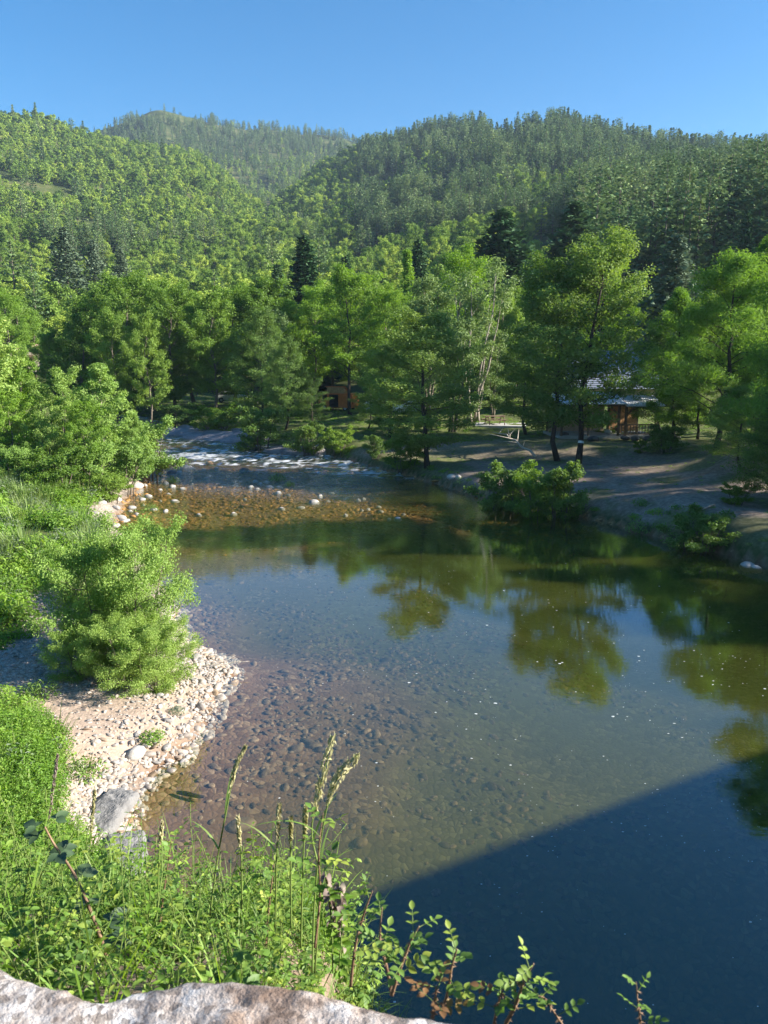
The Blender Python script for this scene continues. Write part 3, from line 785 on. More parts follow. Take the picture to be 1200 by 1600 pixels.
# the land beyond, out to the horizon
tt = MB(); an = np.linspace(0, 2 * math.pi, 49)[:-1]
ring = [np.stack([np.cos(an) * r, np.sin(an) * r, np.full(48, z)], 1) for r, z in ((90, -8.), (1500, -24.), (9000, -60.))]
V = np.concatenate(ring); Qs = []
for k in range(2):
    for i in range(48): Qs.append((k * 48 + i, k * 48 + (i + 1) % 48, (k + 1) * 48 + (i + 1) % 48, (k + 1) * 48 + i))
me = mk_mesh('terrain', V, Qs, None, [rough_mat('far_ground', (.05, .07, .03), (.10, .10, .05), .01, .95, 0)], None, True)
tag(link('terrain', me), kind='structure')
# ------------------------------------------------------------------ tree kinds
def pair(k, *t): return [('trunk', t[0]), ('crown', t[1])]
K = {}
def kind(k, parts): K[k] = parts
WB = [M['bark'], M['alder']]; WM = [M['bark_mid'], M['broad']]
kind('alder', pair('', *gen_broad(11, 14, 3.7, .14, 'round', 46, .22, .08, 7, 34000, .165, .62, .74, .62, .17, mats=WB, up=.45, wob=.03)))
kind('alder_b', pair('', *gen_broad(12, 14, 3.3, .17, 'round', 46, .25, .10, 6, 28000, .165, .62, .72, .66, .16, (.035, .0), mats=WB, up=.6, wob=.045)))
kind('alder_c', pair('', *gen_broad(13, 14, 4.2, .08, 'dome', 44, .25, .08, 6, 32000, .165, .62, .75, .62, .17, mats=WB, up=.7, wob=.05)))
kind('dense', pair('', *gen_broad(21, 14, 4.6, .10, 'round', 36, .30, .12, 6, 26000, .21, .65, .80, .65, .22, mats=WM)))
kind('dense_b', pair('', *gen_broad(22, 14, 4.2, .14, 'dome', 34, .45, .10, 6, 26000, .21, .65, .76, .55, .20, mats=WM, wob=.06)))
kind('dense_c', pair('', *gen_broad(23, 14, 4.9, .08, 'ovate', 36, .25, .15, 6, 27000, .21, .62, .82, .6, .22, mats=WM, wob=.06)))
kind('bright', pair('', *gen_broad(31, 14, 4.3, .24, 'dome', 30, .55, .08, 6, 24000, .185, .6, .72, .55, .17, mats=[M['bark'], M['bright']], wob=.05)))
kind('bright_b', pair('', *gen_broad(32, 14, 3.9, .18, 'round', 32, .40, .15, 6, 24000, .185, .6, .70, .55, .16, mats=[M['bark_mid'], M['bright']], wob=.06)))
kind('ash', pair('', *gen_broad(41, 15, 5.2, .10, 'dome', 40, .35, .05, 7, 46000, .24, .30, .80, .8, .20, mats=[M['bark'], M['ash']], wob=.05, droop=.12, up=.4)))
kind('ash_b', pair('', *gen_broad(42, 15, 4.8, .08, 'ovate', 42, .30, .05, 7, 46000, .24, .30, .78, .8, .20, mats=[M['bark'], M['ash']], wob=.06, droop=.12, up=.4)))
kind('pale', pair('', *gen_broad(51, 12, 3.6, .42, 'vase', 36, .75, .05, 5, 7200, .24, .42, .55, .8, .11, mats=[M['bark_pale'], M['pale']], multi=7, spread=.5, splay=.20, wob=.04)))
kind('palew', pair('', *gen_broad(52, 12, 3.7, .12, 'dome', 36, .6, .05, 6, 12500, .24, .42, .60, .7, .15, mats=[M['bark_mid'], M['pale']], multi=3, spread=.4, splay=.1)))
kind('sapling', pair('', *gen_broad(61, 7, 2.1, .10, 'ovate', 34, .35, .12, 5, 19000, .125, .5, .36, .6, .08, mats=[M['bark_pale'], M['willow']], wob=.05)))
kind('sapling_b', pair('', *gen_broad(62, 7, 2.5, .06, 'dome', 32, .5, .08, 5, 19000, .125, .5, .40, .6, .09, mats=[M['bark_mid'], M['willow']], multi=3, spread=.4, splay=.12)))
kind('sapling_c', pair('', *gen_broad(63, 7, 2.3, .08, 'round', 32, .4, .1, 5, 18000, .13, .55, .40, .55, .09, mats=[M['bark_mid'], M['bright']], wob=.06)))
kind('spruce', pair('', *gen_conifer(71, 18, 3.6, .04, .40, 8, .28, .12, .75, .26, 62, .26, [M['bark'], M['spruce']])))
kind('spruce_b', pair('', *gen_conifer(72, 18, 4.4, .04, .46, 8, .22, .18, .85, .28, 66, .28, [M['bark'], M['spruce']], .35, 'open')))
kind('cedar', pair('', *gen_conifer(73, 16, 4.0, .05, .48, 7, .10, .25, .75, .28, 60, .28, [M['bark'], M['cedar']], .42, 'open')))
kind('poplar', pair('', *gen_broad(81, 16, 1.5, .08, 'column', 44, 1.0, .1, 4, 7000, .26, .6, .42, .9, .14, mats=[M['bark_mid'], M['bright']])))
def shr(*t): return [('stems', t[0]), ('foliage', t[1])]
kind('bush', shr(*gen_broad(91, 3.4, 2.0, .0, 'round', 100, .14, .10, 6, 75000, .070, .46, .26, .9, .035, mats=[M['bark_mid'], M['willow']], multi=10, spread=1.0, splay=.22, limbr=.5, sides=5)))
kind('shrub', shr(*gen_broad(92, 2.2, 1.3, .04, 'dome', 36, .45, .1, 4, 9000, .115, .55, .24, .7, .04, mats=[M['bark_mid'], M['alder']], multi=6, spread=.5, splay=.28, limbr=.5, sides=5)))
kind('shrub_b', shr(*gen_broad(93, 2.2, 1.4, .03, 'round', 36, .3, .05, 4, 9000, .12, .55, .26, .7, .04, mats=[M['bark_mid'], M['broad']], multi=6, spread=.6, splay=.3, limbr=.5, sides=5)))
kind('shrub_l', shr(*gen_broad(94, 2.2, 1.3, .03, 'dome', 36, .5, .1, 4, 10000, .10, .45, .24, .8, .035, mats=[M['bark_mid'], M['willow']], multi=8, spread=.5, splay=.25, limbr=.5, sides=5)))

HGT = {'alder': 14, 'alder_b': 14, 'alder_c': 14, 'dense': 14, 'dense_b': 14, 'dense_c': 14, 'bright': 14, 'bright_b': 14, 'ash': 15, 'ash_b': 15, 'pale': 12, 'palew': 12,
       'sapling': 7, 'sapling_b': 7, 'sapling_c': 7, 'spruce': 18, 'spruce_b': 18, 'cedar': 16, 'poplar': 16, 'bush': 3.4, 'shrub': 2.2, 'shrub_b': 2.2, 'shrub_l': 2.2}
rs = random.Random(5)
BANK_SKY = []     # (px, py of the top) used only to tell which far trees stay hidden

def tree(name, k, px, Y, top, label, cat='tree', group=None, w=1.0, rz=None, x=None, h=None, sink=0.0, dx=0):
    if x is None:
        x = at_y(px, 640, Y)[0]
        for _ in range(3):
            g = gz(x, Y); py = to_px(x, Y, g)[1]; x = at_y(px, py, Y)[0]
    g = gz(x, Y) if Y < 140 else float(hill_z(np.array([math.atan2(x, Y)]), np.array([math.hypot(x, Y)]))[0][0])
    if h is None: h = at_y(px, top, Y)[2] - g
    s = h / HGT[k]
    return place(name, K[k], (x, Y, g - sink), (s * w, s * w, s), rs.uniform(0, 6.28) if rz is None else rz, label, cat, group)

ROW = 'broadleaf trees in the dark row on the far bank'
rowl = 'broadleaf tree in the dense dark row behind the bedrock bank'
for k, px, Y, top, w in [('dense', 92, 97, 528, .9), ('dense_b', 128, 95, 488, 1), ('dense_c', 165, 98, 452, 1), ('dense', 205, 92, 446, 1), ('dense_b', 240, 96, 452, 1.05), ('dense', 272, 88, 462, .95),
                         ('dense_c', 305, 94, 460, 1), ('dense_b', 335, 86, 474, .95), ('dense', 365, 92, 462, 1), ('dense_c', 398, 90, 452, 1.05), ('dense_b', 420, 98, 448, 1), ('dense', 180, 84, 500, .8), ('dense_b', 235, 82, 505, .75)]:
    tree('broadleaf_tree', k, px, Y, top, rowl, group=ROW, w=w)
tree('alder_tree', 'alder', 668, 51.2, 508, 'dark spreading alder on the water edge by the bare beach, trunk showing below', w=1.45)
tree('alder_tree', 'alder_b', 872, 51, 425, 'tall alder left of the pair in front of the shelter roof', w=1.15, rz=2.0)
tree('alder_tree', 'alder_b', 903, 50, 388, 'tall alder right of the pair, leaning trunk with a white blaze', w=1.12, rz=.2)
tree('alder_tree', 'alder_c', 446, 70, 540, 'low dark alder standing over the rapids left of the orange van', w=1.0)
tree('alder_tree', 'alder_c', 405, 78, 498, 'mid green alder between the dark row and the rapids', w=1.0)
tree('fresh_green_tree', 'bright', 547, 84, 440, 'fresh green tree with dark trunk beside the orange van', w=1.05)
tree('fresh_green_tree', 'bright_b', 492, 92, 462, 'fresh green tree behind the orange van, below the dark spruce', w=1.05)
tree('fresh_green_tree', 'bright_b', 600, 92, 466, 'fresh green tree between the van tree and the pale willow')
tree('fresh_green_tree', 'bright', 456, 92, 485, 'fresh green tree at the right end of the dark row')
tree('willow_tree', 'pale', 738, 72, 418, 'pale willow with a fan of bare whitish stems', w=1.15)
tree('willow_tree', 'palew', 668, 76, 432, 'pale green willow rising behind the spreading alder', w=1.1)
tree('willow_tree', 'palew', 425, 84, 488, 'pale willow in front of the end of the dark row', w=.9)
tree('fresh_green_tree', 'bright_b', 712, 84, 415, 'tall fresh tree behind the fan of whitish stems')
tree('broadleaf_tree', 'dense_b', 775, 92, 470, 'shaded broadleaf tree between the willow and the pair of alders', w=.8)
tree('broadleaf_tree', 'dense', 640, 98, 480, 'broadleaf tree far behind the spreading alder', w=.9)
tree('broadleaf_tree', 'dense_c', 840, 86, 430, 'broadleaf tree behind the left alder of the pair', w=.8)
tree('fresh_green_tree', 'bright', 930, 88, 415, 'bright round tree glowing behind the leaning alder', w=.8)
tree('broadleaf_tree', 'dense_b', 1010, 92, 470, 'shaded broadleaf tree behind the slate roof of the house', w=.7)
tree('ash_tree', 'ash', 1118, 47.5, 412, 'large sunlit ash at the right edge of the bank, dark trunk at its foot', w=1.05)
tree('ash_tree', 'ash_b', 1190, 50, 372, 'tallest sunlit ash against the frame edge', w=.95)
tree('ash_tree', 'ash_b', 1052, 57, 452, 'smaller ash at the right end of the shelter', w=.8)
tree('ash_tree', 'ash', 1258, 32.8, 330, 'ash tree leaning in beyond the right frame edge', w=.75)
tree('alder_tree', 'alder_c', 822, 62, 515, 'dark alder filling the gap between the pale willow and the alder pair', w=1.1)
tree('alder_tree', 'alder', 610, 64, 545, 'shaded alder just left of the spreading alder', w=1.5)
tree('alder_tree', 'alder_c', 575, 68, 590, 'low alder under the fresh green tree with the dark trunk', w=1.1)
tree('alder_tree', 'alder_c', 492, 70, 588, 'low alder between the rapids and the orange van', w=1.0)
tree('willow_tree', 'palew', 705, 66, 500, 'bushy willow behind the right side of the spreading alder', w=1.2)
tree('willow_tree', 'palew', 770, 74, 520, 'pale bushy willow right of the fan of whitish stems', w=1.1)
tree('broadleaf_tree', 'dense_c', 690, 96, 470, 'broadleaf tree far behind the fan of whitish stems', w=1.0)
tree('broadleaf_tree', 'dense', 575, 104, 470, 'broadleaf tree closing the meadow behind the white car', w=1.1)
tree('broadleaf_tree', 'dense_b', 520, 108, 480, 'broadleaf tree closing the meadow behind the orange van', w=1.2)
tree('broadleaf_tree', 'dense_c', 800, 100, 450, 'broadleaf tree behind the pale bushy willow', w=1.1)
tree('broadleaf_tree', 'dense', 1075, 84, 470, 'broadleaf tree behind the large sunlit ash', w=1.1)
tree('broadleaf_tree', 'dense_b', 1160, 80, 450, 'broadleaf tree behind the tallest ash', w=1.1)
tree('alder_tree', 'alder_c', 1035, 60, 520, 'dark alder filling the gap right of the shelter', w=1.1)
tree('alder_tree', 'alder_c', 1090, 56, 545, 'dark alder beneath the large sunlit ash', w=1.1)
tree('alder_tree', 'alder_c', 1170, 49, 565, 'dark alder under the tallest ash', w=1.2)
tree('alder_tree', 'alder_c', 1160, 41, 610, 'low dark alder overhanging the eroded bank under the ashes', w=1.5)
tree('alder_tree', 'alder', 1205, 37, 640, 'lowest dark alder sweeping down to the bank at the right edge', w=1.6)
tree('alder_tree', 'alder_c', 1222, 34, 560, 'low dark alder reaching over the eroded bank at the right edge', w=1.15)
for x, y, h, k in [(46, 20, 14.5, 'ash'), (41, 25, 14, 'ash_b'), (35.5, 30, 13.5, 'ash_b'), (30, 34, 12, 'dense'), (44, 41, 14, 'dense_b'), (46, 47, 15, 'ash'), (50, 33, 16, 'dense_c'), (38, 53, 8, 'dense'), (43, 57, 8, 'ash_b'), (31, 61, 15, 'dense_b'), (56, 16, 15, 'dense')]:
    tree('broadleaf_tree', k, 0, y, 0, 'broadleaf tree of the shady right bank beyond the frame', group='trees on the right bank beyond the frame', x=x, h=h)
# conifers and poplar above the bank trees
tree('spruce_tree', 'spruce', 480, 118, 366, 'dark pointed spruce standing above the fresh green trees', w=1.3)
tree('spruce_tree', 'spruce', 438, 122, 410, 'smaller nearly black spruce left of the pointed one', w=1.1)
tree('spruce_tree', 'spruce_b', 778, 112, 322, 'broad dark spruce above the pale willow', w=1.25)
tree('spruce_tree', 'spruce_b', 888, 116, 308, 'tallest dark spruce behind the pair of alders', w=1.2)
tree('spruce_tree', 'spruce', 652, 128, 372, 'dark spruce beside the slim poplar')
tree('spruce_tree', 'spruce', 542, 132, 398, 'small spruce between the pointed spruce and the poplar')
tree('spruce_tree', 'spruce', 1146, 112, 325, 'slim spruce above the sunlit ashes', w=.7)
tree('spruce_tree', 'spruce_b', 985, 108, 420, 'dark spruce filling the gap beside the silvery cedar', w=.8)
tree('cedar_tree', 'cedar', 1040, 82, 362, 'silvery cedar with upswept tips behind the house', w=1.0)
tree('poplar_tree', 'poplar', 628, 108, 388, 'slim pale green poplar above the willows', w=1.2)
tree('pine_tree', 'cedar', 118, 170, 352, 'tall grey green pine on the left slope, largest of its clump', w=.95)
tree('pine_tree', 'cedar', 160, 178, 372, 'grey green pine right of the largest on the left slope', w=.8)
tree('pine_tree', 'cedar', 200, 182, 384, 'grey green pine at the right end of the clump on the left slope', w=.8)
tree('fresh_green_tree', 'bright', 60, 118, 500, 'round fresh tree beside the small stone hut', w=.9)
tree('fresh_green_tree', 'bright_b', 20, 112, 470, 'round tree on the left slope above the small stone hut', w=.9)
# left bank young trees
for nm, k, px, Y, top, lab, w in [
    ('young_ash_tree', 'sapling', 168, 44, 566, 'tallest young tree on the left bank, pale stem and pointed top', 1.0),
    ('young_ash_tree', 'sapling_b', 98, 46, 580, 'young tree on the left bank with a rounded top, left of the tallest', 1.0),
    ('young_ash_tree', 'sapling_c', 42, 47, 578, 'young bright tree beneath the small stone hut', 1.0),
    ('young_ash_tree', 'sapling_b', -6, 44, 505, 'young tree cut by the left frame edge, taller than its neighbours', 1.0),
    ('young_ash_tree', 'sapling', 212, 47, 640, 'thin young tree leaning out toward the rapids', .9),
    ('young_ash_tree', 'sapling_c', 128, 42, 640, 'bushy young tree in the middle of the left thicket', .9),
    ('young_ash_tree', 'sapling_b', 76, 42.5, 640, 'low young tree in front of the left thicket', .95),
    ('young_ash_tree', 'sapling_c', 14, 42.5, 620, 'low bright young tree at the left frame edge', 1.0),
    ('young_ash_tree', 'sapling', 30, 48, 560, 'young tree at the back of the left thicket', 1.0)]:
    tree(nm, k, px, Y, top, lab, w=w)
tree('willow_shrub', 'shrub_l', 196, 44.0, 696, 'rounded willow shrub over the stones beside the rapids', 'shrub', w=1.15)
tree('willow_shrub', 'shrub_l', 228, 49, 668, 'loose willow shrub at the tip of the left bank', 'shrub', w=1.2)
tree('willow_shrub', 'shrub_l', 140, 42, 700, 'willow shrub in front of the tallest young tree', 'shrub', w=1.2)
tree('willow_shrub', 'shrub_b', 90, 40, 712, 'green shrub at the foot of the left thicket', 'shrub', w=1.2)
tree('willow_shrub', 'shrub_l', 20, 40, 700, 'willow shrub low against the left frame edge', 'shrub', w=1.3)
tree('willow_shrub', 'shrub_b', 170, 40.5, 745, 'small dark shrub among the pale stones', 'shrub', w=1.2)
# the big bush on the gravel beach
bx, by = at_z(196, 1040, .4)[:2]
place('willow_bush', K['bush'], (bx - .25, by + .45, gz(bx, by) - .1), (.70, 1.12, .96), R_(8), 'large bright green willow bush on the gravel beach', 'bush')
bx, by = at_z(222, 1068, .4)[:2]
place('willow_bush', K['bush'], (bx, by, gz(bx, by) - .1), (.50, .55, .50), 4.0, 'small willow bush at the foot of the large one, on the gravel', 'bush')
bx, by = at_z(150, 1060, .4)[:2]
place('willow_bush', K['bush'], (bx, by + .2, gz(bx, by) - .1), (.46, .5, .45), 1.0, 'small willow bush in the shade left of the large one', 'bush')
# right bank shrubs
for k, px, py, top, w, lab in [('shrub', 792, 782, 738, 1.15, 'dark rounded alder shrub overhanging the water below the beach'), ('shrub_b', 838, 790, 744, 1.0, 'dark green shrub in the middle of the clump over the water'), ('shrub', 872, 796, 738, .85, 'upright dark shrub at the right end of the clump over the water'),
                               ('shrub_b', 630, 734, 690, 1.3, 'sunlit shrub at the foot of the spreading alder'), ('shrub', 586, 722, 684, 1.0, 'shaded shrub over the last white water'), ('shrub_b', 530, 712, 674, 1.1, 'sunlit shrub on the bank under the orange van'), ('shrub', 480, 710, 668, 1.1, 'shaded shrub under the low dark alder'),
                               ('shrub_b', 340, 668, 640, 1.5, 'shrub at the foot of the dark tree row above the bedrock'), ('shrub', 282, 662, 636, 1.4, 'shrub on the bank left of the bedrock'), ('shrub', 410, 684, 645, 1.2, 'shrub between the bedrock and the low alder'),
                               ('shrub_b', 1150, 822, 760, 1.3, 'low dark shrub spreading over the eroded bank'), ('shrub', 1092, 846, 806, 1.3, 'dark green shrub hanging to the water at the right bank'), ('shrub_b', 1000, 712, 690, 1.0, 'small shrub in front of the shelter railing'),
                               ('shrub', 775, 648, 608, 1.7, 'nearly black bush behind the picnic table'), ('shrub_b', 748, 632, 596, 1.5, 'yellow green bush behind the picnic table'), ('shrub', 1040, 715, 670, 1.4, 'shaded shrub right of the shelter railing')]:
    p = at_z(px, py, .5 if py > 730 or (px < 650 and py > 700) else 1.4)
    tree('riverside_shrub', k, px, p[1] + (.5 if px > 700 else 1.5), top, lab, 'shrub', w=w)
# herbs and tufts standing alone
kind('tuft', [('foliage', gen_herb(101, 170, .45, .42, .10, .42, 'grass', 40, .45))])
kind('herbplant', [('foliage', gen_herb(102, 420, .42, .40, .075, .5, 'herb', 10, .3))])
kind('sageplant', [('foliage', gen_herb(103, 420, .38, .34, .07, .42, 'sage', 6, .3))])
for k, px, py, z, s, lab, in [('tuft', 65, 1090, .5, .95, 'dry olive green tuft on the gravel near the left frame edge'), ('tuft', 132, 1200, .6, .9, 'dry olive green tuft on the sand above the granite footing'), ('herbplant', 238, 1148, .45, .62, 'small green plant on the gravel point'),
                              ('sageplant', 276, 1108, .4, .50, 'grey green plant on the gravel near the waterline'), ('sageplant', 195, 1072, .45, .75, 'grey green plant under the large willow bush'), ('herbplant', 40, 985, .6, 1.0, 'leafy plant beside the gravel path behind the willow bush'),
                              ('tuft', 432, 748, .1, 1.3, 'green tuft on the stones in the middle of the riffle'), ('tuft', 270, 748, .2, 1.0, 'grass tuft among the pale stones beside the riffle'), ('tuft', 235, 790, .2, .9, 'grass tuft on the stony margin below the young trees'), ('tuft', 452, 756, .1, .8, 'small tuft at the lower edge of the riffle'),
                              ('tuft', 1000, 826, .2, 1.4, 'grass tuft on the right bank waterline'), ('tuft', 1000, 785, 1.0, 1.0, 'green grass patch on the bare right bank')]:
    p = at_z(px, py, z); g = gz(p[0], p[1])
    place('tuft_plant' if k == 'tuft' else 'leafy_plant', K[k], (p[0], p[1], max(g, -.05)), s, rs.uniform(0, 6), lab, 'plant')

# ------------------------------------------------------------------ ground cover of the banks
rng = np.random.default_rng(77)
def frustum(x, y, m=.54): return (np.abs(x) < y * m + 3) & (y > 3)
protos = [gen_herb(110 + i, 150, .55, .55 + .1 * i, .12, .5, 'herb', 8 * i, .6) for i in range(3)] + [gen_herb(116, 90, .5, .45, .11, .4, 'grass', 60, .9), gen_herb(117, 130, .5, .6, .10, .4, 'sage', 14, .6), gen_herb(118, 60, .45, .4, .12, .45, 'pale', 40, .8)]
X = rng.uniform(-48, 0, 26000); Y = rng.uniform(6, 66, 26000)
s = shore(X, Y)
lf = X < np.interp(Y, [p[1] for p in LEFT], [p[0] + 4 for p in LEFT])
ok = lf & frustum(X, Y) & (s > .9 + 1.2 * fbm(X * .6, Y * .6, 71, 3)) & ~inpoly(BEACH, X, Y) & (rng.uniform(0, 1, len(X)) < np.where(Y < 26, 1.0, .62)) & (fbm(X * .4, Y * .4, 72, 3) > .30)
X, Y, s = X[ok], Y[ok], s[ok]
g = ground(X, Y, s)
sc_ = rng.uniform(.7, 1.35, len(X)) * np.where(Y < 20, .75, 1.1) * (.55 + .8 * fbm(X * .5, Y * .5, 73, 3))
rot = np.stack([rng.normal(size=len(X)) * .1, rng.normal(size=len(X)) * .1, rng.uniform(0, 6.28, len(X))], 1)
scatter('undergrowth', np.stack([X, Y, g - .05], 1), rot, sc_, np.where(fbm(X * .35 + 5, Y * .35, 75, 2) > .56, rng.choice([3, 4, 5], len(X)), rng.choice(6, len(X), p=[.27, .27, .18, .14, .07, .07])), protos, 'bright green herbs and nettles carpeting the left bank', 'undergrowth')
X = rng.uniform(-60, 45, 30000); Y = rng.uniform(24, 128, 30000); s = shore(X, Y)
lf = X < np.interp(Y, [p[1] for p in LEFT], [p[0] + 4 for p in LEFT])
bare = 1 - sstep(50, 64, Y + (X - 8) * .25)
gr = fbm(X * .45, Y * .45, 33, 4)
ok = ~lf & frustum(X, Y) & (s > .25) & (rng.uniform(0, 1, len(X)) < np.where(s < 1.3, .55, np.where(bare > .5, .22 + .40 * sstep(.46, .58, gr), .55)))
X, Y, s = X[ok], Y[ok], s[ok]; g = ground(X, Y, s)
sc_ = rng.uniform(.5, 1.1, len(X)) * np.where(s < 1.3, .8, np.where(Y < 60, .30, .55))
rot = np.stack([rng.normal(size=len(X)) * .1, rng.normal(size=len(X)) * .1, rng.uniform(0, 6.28, len(X))], 1)
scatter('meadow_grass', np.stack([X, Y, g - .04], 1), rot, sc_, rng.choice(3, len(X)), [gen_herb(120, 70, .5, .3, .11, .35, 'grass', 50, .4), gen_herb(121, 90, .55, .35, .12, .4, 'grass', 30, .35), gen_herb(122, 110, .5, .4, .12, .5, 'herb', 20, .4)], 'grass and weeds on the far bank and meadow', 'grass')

# ------------------------------------------------------------------ trees on the hills
def hb(seed, leaves, ls, h=9, R=3.4, prof='round'):
    return gen_broad(seed, h, R, .05, prof, 12, .45, .1, 3, leaves, ls, .7, .95, .75, .16, mats=[M['bark_mid'], M['hillb']], subtube=False, sides=5)
def hp(seed, dens, ls, h=15, R=2.6, prof='cone'):
    return gen_conifer(seed, h, R, .16, 1.0, 5, .15, .15, ls, .34, dens, .2, [M['bark_mid'], M['hillp']], .35, prof)
nb = [hb(201 + i, 2400, .42, prof=p) for i, p in enumerate(['round', 'dome', 'ovate', 'round'])]
npn = [hp(211 + i, 26, .75, prof=p) for i, p in enumerate(['open', 'pine', 'open', 'pine'])]
fb = [join_meshes('hill_tree', *hb(221 + i, 560, .80, prof=p)) for i, p in enumerate(['round', 'dome', 'ovate', 'round'])]
fp = [join_meshes('hill_pine', *hp(231 + i, 8, 1.25, prof=p)) for i, p in enumerate(['cone', 'open', 'pine'])]
nbj = [join_meshes('hill_tree', *t) for t in nb]; npj = [join_meshes('hill_pine', *t) for t in npn]
pts = []
for lo, hi, sp in [(128, 330, 4.8), (330, 760, 4.7), (760, 1380, 7.4)]:
    n = int(1.12 * .5 * (hi ** 2 - lo ** 2) / sp ** 2)
    a = rng.uniform(-.56, .56, n); d = np.sqrt(rng.uniform(lo ** 2, hi ** 2, n)); pts.append(np.stack([a, d], 1))
pts = np.concatenate(pts); a, d = pts.T
z, which, ra = hill_z(a, d)
x = d * np.sin(a); y = d * np.cos(a)
keep = (np.where(which == 0, d < ra + 35, True))
px, py = to_px(x, y, z)
# pines: most of the back ridge and the right hill, a few elsewhere
pn = fbm(x * .012, y * .012, 81, 3); pn2 = fbm(x * .03, y * .03, 83, 2)
pp = np.where(which == 1, .30 + .62 * sstep(268, 235, py), np.where(px > 560, sstep(.45, .64, pn + .16 * sstep(640, 900, px) + .10 * sstep(330, 250, py) - .03), .03 + .0 * px))
pp = np.where((which == 0) & (px > 930) & (d < 420), np.maximum(pp, .85), pp)
pp = np.where((which == 0) & (px > 60) & (px < 330) & (py > 380) & (py < 460), np.where(pn2 > .55, .5, .03), pp)
ispine = rng.uniform(0, 1, len(a)) < pp
# bare patches: the heath on the summit, clearings and a track
bareh = ((which == 1) & (py < 192 + (px - 250) * .02) & (px > 215) & (px < 345) & (rng.uniform(0, 1, len(a)) < .93)) | ((fbm(x * .02, y * .02, 85, 3) > .70) & (d > 200))
trk = (np.abs(py - (312 - (px - 680) * .09)) < 3.5) & (px > 655) & (px < 745)
keep &= ~bareh & ~trk
sc0 = np.where(ispine, rng.uniform(.5, 1.2, len(a)), rng.uniform(.42, 1.08, len(a))) * np.where(d > 900, .95, 1.0) * np.where((which == 0) & (px > 900) & (d < 420) & ispine, 1.3, 1.0) * np.where((px < 420) & ~ispine, .95, 1)
a, d, x, y, z, px, py, ispine, sc0, which = [q[keep] for q in (a, d, x, y, z, px, py, ispine, sc0, which)]
htop = np.where(ispine, 15, 9) * sc0
tx, ty = to_px(x, y, z + htop)
# which of them the photograph shows: clear of the bank trees and of nearer slopes
sky = np.interp(tx, [-100, 0, 100, 150, 200, 420, 480, 560, 700, 760, 800, 960, 1000, 1060, 1110, 1200, 1300], [520, 520, 500, 455, 445, 445, 440, 435, 415, 420, 370, 350, 380, 370, 390, 350, 300])
vis = (ty < sky - 4) & (tx > -10) & (tx < 1210)
fr = np.linspace(.2, .97, 30)
for f in fr:
    zz, _w, _r = hill_z(a, np.maximum(d * f, 120)); los = CAMH + (z + htop - CAMH) * f
    vis &= (zz + 2 < los) | (d * f < 120)
size = htop / d
GB = 'broadleaf trees on the wooded hills'; GP = 'pines on the wooded hills'
solo = np.zeros(len(a), bool)
for pine in (False, True):
    c = np.where(vis & (ispine == pine))[0]
    solo[c[np.argsort(-size[c])[:295]]] = True
for i in np.where(solo)[0]:
    near_ = d[i] < 300
    rz = rng.uniform(0, 6.28); s_ = float(sc0[i]); loc = (float(x[i]), float(y[i]), float(z[i]) - .3)
    k = int(rng.integers(0, 4))
    wv = rng.uniform(.9, 1.15)
    if ispine[i]:
        lab = 'grey green pine standing among the trees of the wooded hill'
        if near_: place('hill_pine', [('trunk', npn[k][0]), ('crown', npn[k][1])], loc, (s_ * wv, s_ * wv, s_), rz, lab, 'pine', GP)
        else: tag(link('hill_pine', npj[k], None, loc, rz, (s_ * wv, s_ * wv, s_)), lab, 'pine', GP)
    else:
        lab = 'green broadleaf tree standing among the trees of the wooded hill'
        if near_: place('hill_tree', [('trunk', nb[k][0]), ('crown', nb[k][1])], loc, (s_ * wv, s_ * wv, s_), rz, lab, 'tree', GB)
        else: tag(link('hill_tree', nbj[k], None, loc, rz, (s_ * wv, s_ * wv, s_)), lab, 'tree', GB)
rest = ~solo
protos = fb + fp + nbj + npj
far = d > 420
k4 = rng.integers(0, 4, len(a)); k3 = rng.integers(0, 3, len(a))
idx = np.where(ispine, np.where(far, 4 + k3, 11 + k4), np.where(far, k4, 7 + k4))
rot = np.stack([np.zeros(len(a)), np.zeros(len(a)), rng.uniform(0, 6.28, len(a))], 1)
wv = rng.uniform(.9, 1.2, len(a))
scatter('forest', np.stack([x, y, z - .3], 1)[rest], rot[rest], np.stack([sc0 * wv, sc0 * wv, sc0], 1)[rest], idx[rest], protos, 'mixed forest of pines and broadleaf trees covering the hills', 'forest')
print('hill trees', len(a), 'solo', solo.sum(), 'vis', vis.sum())
# the lone tree on the far summit
p = at_y(257, 176, 1270); aa = math.atan2(p[0], p[1]); dz = float(hill_z(np.array([aa]), np.array([1275.]))[0][0])
tag(link('hill_pine', npj[0], None, (1275 * math.sin(aa), 1275 * math.cos(aa), dz - 1), 0, 1.15), 'lone dark pine on the far bare summit', 'pine')
# ------------------------------------------------------------------ buildings
def corr_mat(name, c1, c2, period, rough=.45, metal=.0, axis=0):
    """ribbed sheet: bands along one axis, weathered in patches"""
    m, nt, out = new_mat(name); N = NT(nt)
    w = N.n('ShaderNodeTexWave', i_Scale=1 / period * .5, wave_type='BANDS', bands_direction='XY'[axis]); N.l(N.objc(), w.inputs['Vector'])
    c = N.ramp(N.noise(1.7, 4, .6, N.objc()), [(.35, c1), (.65, c2)])
    b = N.n('ShaderNodeBsdfPrincipled', i_Roughness=rough, i_Metallic=metal); N.l(c, b.inputs['Base Color'])
    bn = N.n('ShaderNodeBump', i_Strength=.9, i_Distance=.06); N.l(w.outputs['Fac'], bn.inputs['Height']); N.l(bn.outputs[0], b.inputs['Normal'])
    N.l(b.outputs[0], out.inputs[0]); return m
M['tin'] = corr_mat('ribbed_tin', (.50, .50, .50), (.66, .66, .65), .25, .55)
